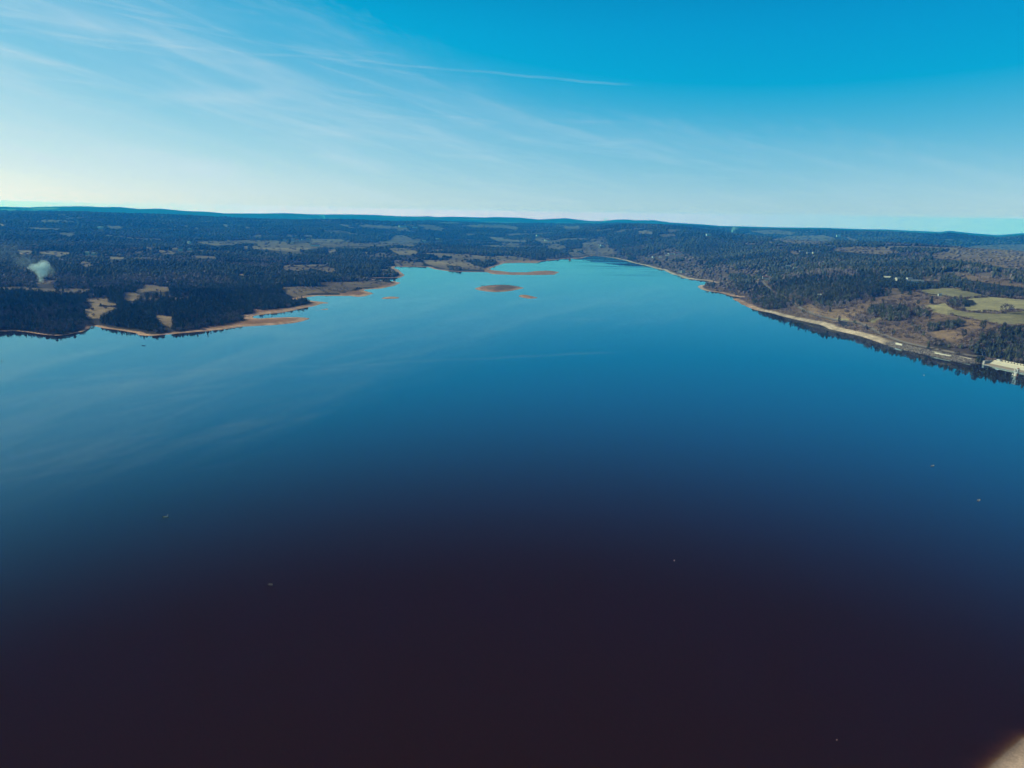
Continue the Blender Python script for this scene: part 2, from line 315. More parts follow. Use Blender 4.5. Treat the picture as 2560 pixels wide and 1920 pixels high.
for p in ([(440, 640), (700, 640), (920, 660), (960, 665), (1000, 700), (1080, 715), (1140, 735), (1130, 745), (900, 735), (700, 730), (560, 705), (500, 680)],
          [(1210, 590), (1400, 595), (1560, 620), (1650, 635), (1650, 648), (1500, 655), (1300, 660), (1250, 655), (1260, 640), (1230, 620)],
          [(0, 450), (80, 440), (150, 375), (250, 375), (300, 420), (420, 410), (430, 440), (400, 460), (340, 495), (200, 470), (0, 490)],
          [(70, 510), (300, 520), (410, 555), (380, 580), (220, 565), (110, 530)], [(1140, 390), (1330, 400), (1300, 415), (1560, 430), (1540, 445), (1250, 435)],
          [(1270, 455), (1510, 460), (1450, 490), (1390, 485)], [(1630, 410), (1740, 405), (1800, 440), (1760, 460), (1700, 440)], [(1860, 460), (1990, 500), (1900, 520), (1760, 515)],
          [(1990, 550), (2130, 560), (2180, 585), (2060, 600), (2010, 575)], [(380, 260), (560, 265), (680, 300), (660, 325), (570, 320)], [(600, 235), (800, 235), (870, 250), (700, 250)],
          [(860, 265), (1100, 265), (1300, 260), (1480, 290), (1450, 310), (1200, 290), (1000, 290)], [(1940, 280), (2100, 275), (2140, 300), (2000, 310)], [(1080, 630), (1120, 625), (1110, 655), (1050, 650)],
          [(600, 590), (680, 595), (640, 610)], [(890, 570), (960, 580), (940, 620), (900, 610)]):
    cv(TAN, Cc(p))
for p in (B([(0, 1440), (250, 1400), (480, 1365), (560, 1330), (700, 1325), (930, 1315), (1200, 1310), (1240, 1350), (1130, 1380), (830, 1430), (300, 1480), (0, 1500)]),
          B([(560, 1240), (700, 1262), (830, 1250), (1000, 1228), (1100, 1205), (1230, 1180), (1300, 1150), (1400, 1150), (1400, 1200), (1060, 1255), (700, 1310), (560, 1310)]),
          B([(1640, 1050), (1800, 1050), (1900, 1000), (2160, 935), (2200, 980), (1900, 1060), (1860, 1090), (1700, 1130), (1500, 1120), (1500, 1085)]),
          Cc([(1130, 728), (1300, 745), (1380, 760), (1560, 758), (1640, 745), (1860, 740), (1930, 765), (1860, 810), (1100, 810)]),
          Cc([(1100, 715), (1250, 650), (1700, 645), (2000, 610), (2212, 600), (2212, 630), (1700, 690), (1320, 690), (1180, 750)]),
          Cc([(990, 950), (1050, 910), (1300, 890), (1560, 930), (1400, 990), (1100, 990)]), Cc([(1450, 990), (1700, 1000), (1700, 1070), (1450, 1060)]), Cc([(-20, 1010), (230, 1010), (230, 1070), (-20, 1070)])):
    cv(OSAND, p)
cv(TAN, Cc([(1110, 938), (1140, 922), (1300, 908), (1430, 922), (1450, 938), (1300, 950), (1150, 950)]))
cv(BROWN, Cc([(130, 640), (430, 660), (480, 690), (400, 705), (180, 705)]))
cv(BROWN, Cc([(2140, 450), (2250, 440), (2250, 590), (2160, 560)]))
cv(CONIF, A([(1145, 1130), (1200, 1105), (1300, 1100), (1310, 1150), (1300, 1185), (1240, 1190), (1140, 1170)]))
cv(CONIF, B([(1660, 1022), (1730, 1022), (1740, 1045), (1660, 1050)]))
cv(CONIF, Cc([(710, 700), (880, 702), (860, 725), (720, 722)]))
cv(CONIF, Cc([(970, 655), (1180, 650), (1260, 660), (1220, 700), (1120, 718), (990, 690)]))
# far hills: patches
for p in ([(1130, 310), (1230, 310), (1240, 335), (1150, 335)], [(1040, 365), (1200, 355), (1240, 385), (1080, 390)], [(820, 330), (960, 335), (980, 362), (860, 350)], [(30, 280), (220, 270), (160, 300), (60, 310)]):
    cv(TAN, Dd(p))
def Kk(p): return P(1850, 550, 3.1155, p)
for p in ([(1480, 270), (1850, 195), (2300, 185), (2400, 400), (2050, 370), (1700, 315), (1500, 295)], [(80, 85), (300, 78), (420, 95), (200, 110)], [(230, 150), (420, 120), (650, 120), (730, 150), (620, 185), (440, 185)], [(690, 222), (900, 205), (1100, 215), (1270, 250), (1100, 268), (800, 250)], [(1650, 420), (1900, 430), (2212, 500), (2212, 530), (1800, 470)]):
    cv(BROWN, Kk(p))
for p in ([(700, 225), (1000, 195), (1400, 200), (1500, 250), (1300, 300), (1150, 310), (900, 290), (760, 270)], [(1380, 405), (1750, 385), (2300, 420), (2300, 500), (1850, 460), (1600, 430)], [(1640, 200), (1850, 260), (1800, 290), (1700, 250)], [(380, 270), (550, 300), (420, 305)], [(700, 430), (850, 440), (900, 490), (800, 490)],
          [(430, 140), (650, 130), (900, 150), (700, 175)], [(0, 310), (350, 320), (300, 335), (0, 330)]):
    cv(BROWN, Ee(p))

def in_poly(px, py, poly):
    lo = poly.min(0); hi = poly.max(0)
    out = np.zeros(px.shape, bool)
    s = (px >= lo[0]) & (px <= hi[0]) & (py >= lo[1]) & (py <= hi[1])
    if not s.any(): return out
    x, y = px[s], py[s]; r = np.zeros(x.shape, bool)
    n = len(poly)
    for i in range(n):
        ax, ay = poly[i]; bx, by = poly[(i + 1) % n]
        if ay == by: continue
        c = (ay > y) != (by > y)
        r ^= c & (x < (bx - ax) * (y - ay) / (by - ay) + ax)
    out[s] = r
    return out
def classify(px, py, shape=None):
    c = np.zeros(px.shape, np.int8)
    for k, poly in cover:
        c[in_poly(px, py, poly)] = k
    return c
# ------------------------------------------------------------------ materials
def new_mat(name):
    mt = bpy.data.materials.new(name); mt.use_nodes = True
    nt = mt.node_tree; nt.nodes.clear()
    out = nt.nodes.new('ShaderNodeOutputMaterial')
    return mt, nt, out
def nd(nt, typ, **kw):
    n = nt.nodes.new(typ)
    for k, v in kw.items():
        if k == 'ins':
            for kk, vv in v.items(): n.inputs[kk].default_value = vv
        else: setattr(n, k, v)
    return n
def mth(nt, op, a, b=None, c=None):
    n = nt.nodes.new('ShaderNodeMath'); n.operation = op
    for i, v in enumerate((a, b, c)):
        if v is None: continue
        if isinstance(v, (int, float)): n.inputs[i].default_value = v
        else: nt.links.new(v, n.inputs[i])
    return n.outputs[0]
def flat(name, col, rough=.8, var=.12, scale=1.5, metal=0.0):
    """plain surface with a little procedural wear"""
    mt, nt, out = new_mat(name)
    p = nd(nt, 'ShaderNodeBsdfPrincipled', ins={'Roughness': rough, 'Metallic': metal})
    tc = nd(nt, 'ShaderNodeTexCoord'); nz = nd(nt, 'ShaderNodeTexNoise', ins={'Scale': scale, 'Detail': 5.0})
    nt.links.new(tc.outputs['Object'], nz.inputs['Vector'])
    mr = nd(nt, 'ShaderNodeMapRange', ins={'To Min': 1 - var, 'To Max': 1 + var}); nt.links.new(nz.outputs[0], mr.inputs[0])
    vm = nd(nt, 'ShaderNodeVectorMath', operation='SCALE'); vm.inputs[0].default_value = col[:3]
    nt.links.new(mr.outputs[0], vm.inputs['Scale']); nt.links.new(vm.outputs[0], p.inputs['Base Color'])
    nt.links.new(p.outputs[0], out.inputs[0]); return mt
def attr_mat(name, var, scales, rough=1.0):
    mt, nt, out = new_mat(name)
    p = nd(nt, 'ShaderNodeBsdfPrincipled', ins={'Roughness': rough, 'Specular IOR Level': 0.05})
    at_ = nd(nt, 'ShaderNodeVertexColor', layer_name='Col')
    cur = at_.outputs[0]
    if var:
        tc = nd(nt, 'ShaderNodeTexCoord')
        for s in scales:
            nz = nd(nt, 'ShaderNodeTexNoise', ins={'Scale': s, 'Detail': 4.0, 'Roughness': .6})
            nt.links.new(tc.outputs['Object'], nz.inputs['Vector'])
            mr = nd(nt, 'ShaderNodeMapRange', ins={'From Min': .25, 'From Max': .75, 'To Min': 1 - var, 'To Max': 1 + var}); nt.links.new(nz.outputs[0], mr.inputs[0])
            vm = nd(nt, 'ShaderNodeVectorMath', operation='SCALE'); nt.links.new(cur, vm.inputs[0]); nt.links.new(mr.outputs[0], vm.inputs['Scale']); cur = vm.outputs[0]
    nt.links.new(cur, p.inputs['Base Color']); nt.links.new(p.outputs[0], out.inputs[0]); return mt
M_GROUND = attr_mat('ground_cover', .26, (.06, .3, 1.6))
M_LEAF = attr_mat('foliage', 0, ())
M_CONC = flat('pale_concrete', (.78, .69, .55), .85, .1, .6)
M_CONC2 = flat('weathered_concrete', (.36, .28, .22), .9, .25, .8)
M_CONC3 = flat('grey_concrete', (.36, .34, .33), .9, .2, .8)
M_WHITE = flat('white_paint', (.75, .74, .72), .5, .06, 2)
M_CREAM = flat('cream_render', (.62, .56, .47), .9, .12, .5)
M_STONE = flat('stone_wall', (.33, .29, .25), .95, .25, 1.2)
M_TILE = flat('red_tiles', (.26, .11, .07), .9, .2, 1)
M_SLATE = flat('grey_slates', (.17, .17, .18), .8, .2, 1)
M_BARK = flat('bark', (.09, .065, .05), .95, .3, 2)
M_BARK2 = flat('grey_bark', (.17, .14, .125), .95, .3, 2)
M_METAL = flat('galvanised_steel', (.5, .5, .5), .5, .1, 2, .6)
M_DARK = flat('dark_opening', (.03, .03, .035), .8, .1, 2)
M_RED = flat('rust_red', (.30, .09, .06), .7, .2, 2)
M_ASPH = flat('worn_asphalt', (.21, .17, .145), .95, .15, .2)
M_GRAV = flat('gravel', (.36, .27, .20), .95, .25, .5)
M_ROCK = attr_mat('grey_rock', .3, (.8,))
M_TIMB = flat('grey_timber', (.22, .18, .15), .9, .2, 2)
M_GLASS = flat('dark_glass', (.02, .025, .03), .15, .05, 2)
M_ORANGE = flat('orange_plastic', (.6, .18, .05), .5, .05, 2)

# ------------------------------------------------------------------ mesh helpers
def raw_mesh(name, V, T, mat, col=None, smooth=False):
    V = np.ascontiguousarray(V, np.float32); T = np.ascontiguousarray(T, np.int32)
    me = bpy.data.meshes.new(name)
    k = T.shape[1]
    me.vertices.add(len(V)); me.vertices.foreach_set('co', V.ravel())
    me.loops.add(T.size); me.loops.foreach_set('vertex_index', T.ravel())
    me.polygons.add(len(T)); me.polygons.foreach_set('loop_start', np.arange(0, T.size, k, dtype=np.int32))
    me.polygons.foreach_set('loop_total', np.full(len(T), k, np.int32))
    if smooth: me.polygons.foreach_set('use_smooth', np.ones(len(T), bool))
    if col is not None:
        ca = me.color_attributes.new('Col', 'FLOAT_COLOR', 'POINT')
        c4 = np.ones((len(V), 4), np.float32); c4[:, :3] = col; ca.data.foreach_set('color', c4.ravel())
    me.update(calc_edges=True); me.validate()
    me.materials.append(mat)
    return me
def link(name, me, parent=None, loc=None):
    o = bpy.data.objects.new(name, me); COL.objects.link(o)
    if parent: o.parent = parent
    if loc is not None: o.location = loc
    return o
def tag(o, label=None, cat=None, group=None, kind=None):
    if label: o['label'] = label
    if cat: o['category'] = cat
    if group: o['group'] = group
    if kind: o['kind'] = kind
    return o
def empty(name, loc, rz=0.0):
    o = bpy.data.objects.new(name, None); COL.objects.link(o); o.location = loc; o.rotation_euler = (0, 0, rz); o.empty_display_size = .5
    return o
class MB:
    def __init__(s): s.v = []; s.f = []
    def add(s, V, Fs):
        b = len(s.v); s.v += [tuple(map(float, p)) for p in V]; s.f += [tuple(b + i for i in f) for f in Fs]; return s
    def box(s, c, d, rz=0.0, top=None):
        cx, cy, cz = c; hx, hy, hz = d[0] / 2, d[1] / 2, d[2] / 2
        t = top if top else (1, 1); co, si = math.cos(rz), math.sin(rz); V = []
        for z, kx, ky in ((-hz, 1, 1), (hz, t[0], t[1])):
            for x, y in ((-hx, -hy), (hx, -hy), (hx, hy), (-hx, hy)):
                x *= kx; y *= ky; V.append((cx + x * co - y * si, cy + x * si + y * co, cz + z))
        return s.add(V, [(3, 2, 1, 0), (4, 5, 6, 7), (0, 1, 5, 4), (1, 2, 6, 5), (2, 3, 7, 6), (3, 0, 4, 7)])
    def tube(s, a, b, r1, r2=None, n=8):
        r2 = r1 if r2 is None else r2
        a = Vector(a); b = Vector(b); d = (b - a).normalized()
        u = d.orthogonal().normalized(); w = d.cross(u); V = []
        for p, r in ((a, r1), (b, r2)):
            for i in range(n):
                t = 2 * PI * i / n; V.append(p + u * (r * math.cos(t)) + w * (r * math.sin(t)))
        Fs = [(i, (i + 1) % n, n + (i + 1) % n, n + i) for i in range(n)] + [tuple(range(n))[::-1], tuple(range(n, 2 * n))]
        return s.add(V, Fs)
    def sweep(s, prof, path_a, path_b):
        """profile of (offset vector3) swept between two points"""
        n = len(prof); V = [tuple(np.array(path_a) + p) for p in prof] + [tuple(np.array(path_b) + p) for p in prof]
        return s.add(V, [(i, (i + 1) % n, n + (i + 1) % n, n + i) for i in range(n)] + [tuple(range(n))[::-1], tuple(range(n, 2 * n))])
    def build(s, name, mat, parent=None, bevel=0.0):
        me = bpy.data.meshes.new(name); me.from_pydata(s.v, [], s.f); me.materials.append(mat)
        import bmesh
        bm = bmesh.new(); bm.from_mesh(me); bmesh.ops.recalc_face_normals(bm, faces=bm.faces); bm.to_mesh(me); bm.free()
        o = link(name, me, parent)
        if bevel:
            b = o.modifiers.new('bevel', 'BEVEL'); b.width = bevel; b.segments = 2
        return o

# ------------------------------------------------------------------ roads (traced, laid on the ground)
def dense(pts, step=6):
    o = []
    for (a, b), (c, d) in zip(pts[:-1], pts[1:]):
        n = max(1, int(math.hypot(c - a, d - b) / step))
        o += [(a + (c - a) * i / n, b + (d - b) * i / n) for i in range(n)]
    return o + [pts[-1]]
ROADS = [
    ('lakeside_road', Ee([(640, 1190), (740, 1260), (830, 1320), (900, 1380), (1050, 1440)]) + Gg([(800, 285), (900, 320), (1000, 348), (1150, 385), (1300, 412), (1530, 432)]) + Ff([(0, 852), (150, 925), (280, 1000), (450, 1062), (600, 1110), (880, 1168), (1100, 1215), (1300, 1252), (1500, 1285), (1630, 1302)]), 6.5, M_ASPH),
    ('hill_road', Dd([(1510, 765), (1640, 768), (1760, 775), (1900, 790), (2050, 812)]) + Ee([(100, 880), (230, 900), (300, 925), (330, 1000), (380, 1050), (470, 1110), (560, 1160), (640, 1190)]), 6.5, M_ASPH),
    ('valley_road', Dd([(930, 640), (1050, 645), (1160, 656), (1300, 680), (1440, 690), (1510, 716)]), 6.0, M_ASPH),
    ('farm_track', Ee([(335, 880), (370, 860), (335, 835), (370, 815)]), 5.0, M_GRAV),
    ('field_track', Ff([(1090, 298), (1180, 318), (1340, 345)]), 7.0, M_GRAV),
]
road_w = []
for nm, pts, wd, mt in ROADS:
    w = np.array([at(x, y)[:2] for x, y in dense(pts, 7)])
    for _ in range(3):
        w[1:-1] = (w[:-2] + w[1:-1] * 2 + w[2:]) / 4
    q = [w[0]]
    for a, b in zip(w[:-1], w[1:]):
        n = max(1, int(np.linalg.norm(b - a) / 6)); q += [a + (b - a) * i / n for i in range(1, n + 1)]
    w = np.array(q); road_w.append((w, wd))
    t = np.gradient(w, axis=0); t /= np.linalg.norm(t, axis=1)[:, None] + 1e-9
    nn = np.stack([-t[:, 1], t[:, 0]], 1)
    offs = np.linspace(-wd / 2, wd / 2, 5)
    pos = w[:, None, :] + nn[:, None, :] * offs[None, :, None]
    z = grid(GZ, pos[..., 0].ravel(), pos[..., 1].ravel()).reshape(pos.shape[:2])
    zz = np.maximum(z, z.mean(1, keepdims=True)) + .35
    V = np.concatenate([pos, zz[..., None]], 2).reshape(-1, 3)
    n, k = len(w), 5
    ii = np.arange(n - 1)[:, None] * k + np.arange(k - 1)[None]
    Q = np.stack([ii, ii + 1, ii + 1 + k, ii + k], -1).reshape(-1, 4)
    tag(link(nm, raw_mesh(nm, V, Q, mt, smooth=True)), 'pale worn ' + nm.replace('_', ' ') + ' across the right bank', None, None, 'structure')
def road_dist(x, y):
    b = np.full(x.shape, 1e9)
    for w, wd in road_w:
        for p in w[::2]: np.minimum(b, np.hypot(x - p[0], y - p[1]), out=b)
    return b

# ------------------------------------------------------------------ terrain colours
az_g = np.degrees(AA)
pxg, pyg = project(GX, GY, GZ)
wob = fbm(N3, GX, GY, 50, 3)
wob2 = fbm(N1, GX + 31, GY, 18, 3)
cls = classify(pxg + wob * 5 + wob2 * 5, pyg + wob * 1.6 + wob2 * 2.0)
cls[np.abs(az_g) > 60] = 0
right_g = sstep(az_g, 6.0, 10.0)
patch = fbm(N2, GX + 900, GY * 1.8, 900, 4) + .35 * fbm(N3, GX, GY, 260, 3)
cls = np.where((cls == 0) & (RR > 2600) & (patch > .34 + .1 * (az_g < -8)), TAN, cls)
COLR = {0: (.060, .050, .038), TAN: (.35, .235, .145), SCRUB: (.165, .112, .083), GREEN: (.28, .24, .13), LIME: (.42, .35, .19), OSAND: (.40, .205, .125), CONIF: (.035, .034, .026), BARE: (.085, .066, .058), CSAND: (.6, .42, .28), BROWN: (.25, .165, .108)}
tc = np.zeros(GX.shape + (3,), np.float32)
for k, c in COLR.items(): tc[cls == k] = c
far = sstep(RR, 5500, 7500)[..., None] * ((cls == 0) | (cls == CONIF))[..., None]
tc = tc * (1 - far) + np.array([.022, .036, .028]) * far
t2 = (cls == TAN)[..., None] * np.clip(.35 + 1.3 * fbm(N1, GX, GY, 240, 4), 0, .85)[..., None]
tc = tc * (1 - t2) + np.array([.20, .14, .10]) * t2
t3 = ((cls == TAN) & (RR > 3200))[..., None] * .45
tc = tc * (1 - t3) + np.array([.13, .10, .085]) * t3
gl_ = fbm(N3, GX * .8 + 400, GY * 1.2, 150, 4)
gm = (sstep(gl_, .27, .36) * (cls == 0) * (RR > 900) * (RR < 7000))[..., None]
tc = tc * (1 - gm) + np.array([.20, .145, .105]) * gm
mot = 1 + .35 * fbm(N1, GX, GY, 130, 4) + .25 * fbm(N4, GX, GY, 30, 3)
tc *= mot[..., None]
# dry strip along the water: orange on the far banks, cream on the right one
wL = np.interp(az_g, [-40, -34, -31, -20, -12, 5], [0, 1, 7, 18, 13, 9]) + 6 * fbm(N3, GX, GY, 200, 2)
wR = 13.5 + 6 * fbm(N2, GX, GY, 160, 2)
wS = wL * (1 - right_g) + wR * right_g
nearb = (GX > 0) & (RR < 500)
sandm = 1 - sstep(sd, wS * .8, wS * 1.15)
sandm = np.where(nearb, 1.0, sandm) * (sd > -30)
sc = np.array([.60, .345, .235])[None, None] * (1 - right_g[..., None]) + np.array([.60, .455, .35])[None, None] * right_g[..., None]
band = 1 + .22 * np.sin(sd / 1.7 + 4 * fbm(N1, GX, GY, 60, 2)) * (RR < 500) + .13 * np.sin(sd / 1.1 + 5 * fbm(N1, GX, GY, 90, 2)) * (RR >= 500) + .34 * fbm(N4, GX, GY, 14, 3) + .25 * fbm(N2, GX, GY, 70, 3)
isr = sstep(az_g, 14, 17) * (1 - sstep(az_g, 19, 20.5))
sc = sc * (1 - isr[..., None] * .5) + np.array([.42, .15, .085]) * isr[..., None] * .5
sc = np.where(nearb[..., None], np.array([.46, .325, .25]), sc)
rk = (sstep(az_g, 28.3, 29.5) * (1 - nearb))[..., None]
sc = sc * (1 - rk) + np.array([.22, .17, .14]) * rk
sc = sc * band[..., None]
wet = (1 - sstep(sd, 0.0, 1.6))[..., None]
sc = sc * (1 - .35 * wet)
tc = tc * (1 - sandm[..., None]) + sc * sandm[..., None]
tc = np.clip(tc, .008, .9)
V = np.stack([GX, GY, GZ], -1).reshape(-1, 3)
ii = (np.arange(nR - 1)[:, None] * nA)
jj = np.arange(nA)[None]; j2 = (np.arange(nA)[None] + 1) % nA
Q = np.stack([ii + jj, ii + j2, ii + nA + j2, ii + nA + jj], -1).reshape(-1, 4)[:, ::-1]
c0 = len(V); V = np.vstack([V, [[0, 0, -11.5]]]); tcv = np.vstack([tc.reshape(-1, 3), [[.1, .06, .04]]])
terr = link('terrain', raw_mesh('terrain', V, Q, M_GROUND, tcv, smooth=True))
tag(terr, 'rolling land with dry fields, scrub and sandy drawdown shores round the reservoir', None, None, 'structure')

# ------------------------------------------------------------------ water: a real body with a mirror-flat top
mt, nt, out = new_mat('lake_water')
geo = nd(nt, 'ShaderNodeNewGeometry')
mp = nd(nt, 'ShaderNodeMapping'); mp.inputs['Scale'].default_value = (.0016, .011, 1); mp.inputs['Rotation'].default_value = (0, 0, R_(8))
nt.links.new(geo.outputs['Position'], mp.inputs[0])
n1 = nd(nt, 'ShaderNodeTexNoise', ins={'Scale': 1.0, 'Detail': 4.0, 'Roughness': .55}); nt.links.new(mp.outputs[0], n1.inputs['Vector'])
sx = nd(nt, 'ShaderNodeSeparateXYZ'); nt.links.new(geo.outputs['Position'], sx.inputs[0])
gate = nd(nt, 'ShaderNodeMapRange', ins={'From Min': 1500.0, 'From Max': 2100.0}, interpolation_type='SMOOTHSTEP'); nt.links.new(sx.outputs[1], gate.inputs[0])
ws = nd(nt, 'ShaderNodeMapRange', ins={'From Min': .47, 'From Max': .60}, interpolation_type='SMOOTHSTEP'); nt.links.new(n1.outputs[0], ws.inputs[0])
wind = mth(nt, 'MULTIPLY', ws.outputs[0], gate.outputs[0])
rip = nd(nt, 'ShaderNodeTexNoise', ins={'Scale': .35, 'Detail': 3.0}); nt.links.new(geo.outputs['Position'], rip.inputs['Vector'])
bst = mth(nt, 'MULTIPLY_ADD', wind, .25, .006)
bmp = nd(nt, 'ShaderNodeBump', ins={'Distance': .1}); nt.links.new(bst, bmp.inputs['Strength']); nt.links.new(rip.outputs[0], bmp.inputs['Height'])
rgh = mth(nt, 'MULTIPLY_ADD', wind, .12, .012)
gl = nd(nt, 'ShaderNodeBsdfGlossy', ins={'Color': (.56, .82, 1, 1)}); nt.links.new(rgh, gl.inputs['Roughness']); nt.links.new(bmp.outputs[0], gl.inputs['Normal'])
tr = nd(nt, 'ShaderNodeBsdfTransparent', ins={'Color': (.97, .95, .93, 1)})
df = nd(nt, 'ShaderNodeBsdfDiffuse', ins={'Color': (.027, .009, .0, 1)})
ad = nd(nt, 'ShaderNodeAddShader'); nt.links.new(tr.outputs[0], ad.inputs[0]); nt.links.new(df.outputs[0], ad.inputs[1])
fr = nd(nt, 'ShaderNodeLayerWeight', ins={'Blend': .5}); nt.links.new(bmp.outputs[0], fr.inputs['Normal'])
frv = mth(nt, 'POWER', fr.outputs['Facing'], 3.2)
fac = mth(nt, 'ADD', mth(nt, 'MULTIPLY', frv, mth(nt, 'SUBTRACT', 1.0, geo.outputs['Backfacing'])), mth(nt, 'MULTIPLY', geo.outputs['Backfacing'], .08))
mx = nd(nt, 'ShaderNodeMixShader'); nt.links.new(fac, mx.inputs[0]); nt.links.new(ad.outputs[0], mx.inputs[1]); nt.links.new(gl.outputs[0], mx.inputs[2])
nt.links.new(mx.outputs[0], out.inputs[0])
va = nd(nt, 'ShaderNodeVolumeAbsorption', ins={'Color': (.62, .50, .26, 1), 'Density': 5.5}); nt.links.new(va.outputs[0], out.inputs['Volume'])
w = MB(); w.box((0, 1500, -7.0), (9000, 9000, 14.0)); wo = w.build('water', mt)
tag(wo, 'still deep blue reservoir water mirroring the sky', None, None, 'structure')

# ------------------------------------------------------------------ haze
mt, nt, out = new_mat('blue_air')
pv = nd(nt, 'ShaderNodeVolumePrincipled')
pv.inputs['Color'].default_value = (.02, .25, .97, 1); pv.inputs['Density'].default_value = 1.5e-4
pv.inputs['Absorption Color'].default_value = (.0, 1, 1, 1); pv.inputs['Anisotropy'].default_value = 0.0
nt.links.new(pv.outputs[0], out.inputs['Volume'])
w = MB(); w.box((0, 0, 232.5), (40000, 40000, 495)); hz = w.build('haze', mt)
tag(hz, 'blue distance haze over the lake and hills', None, None, 'stuff')
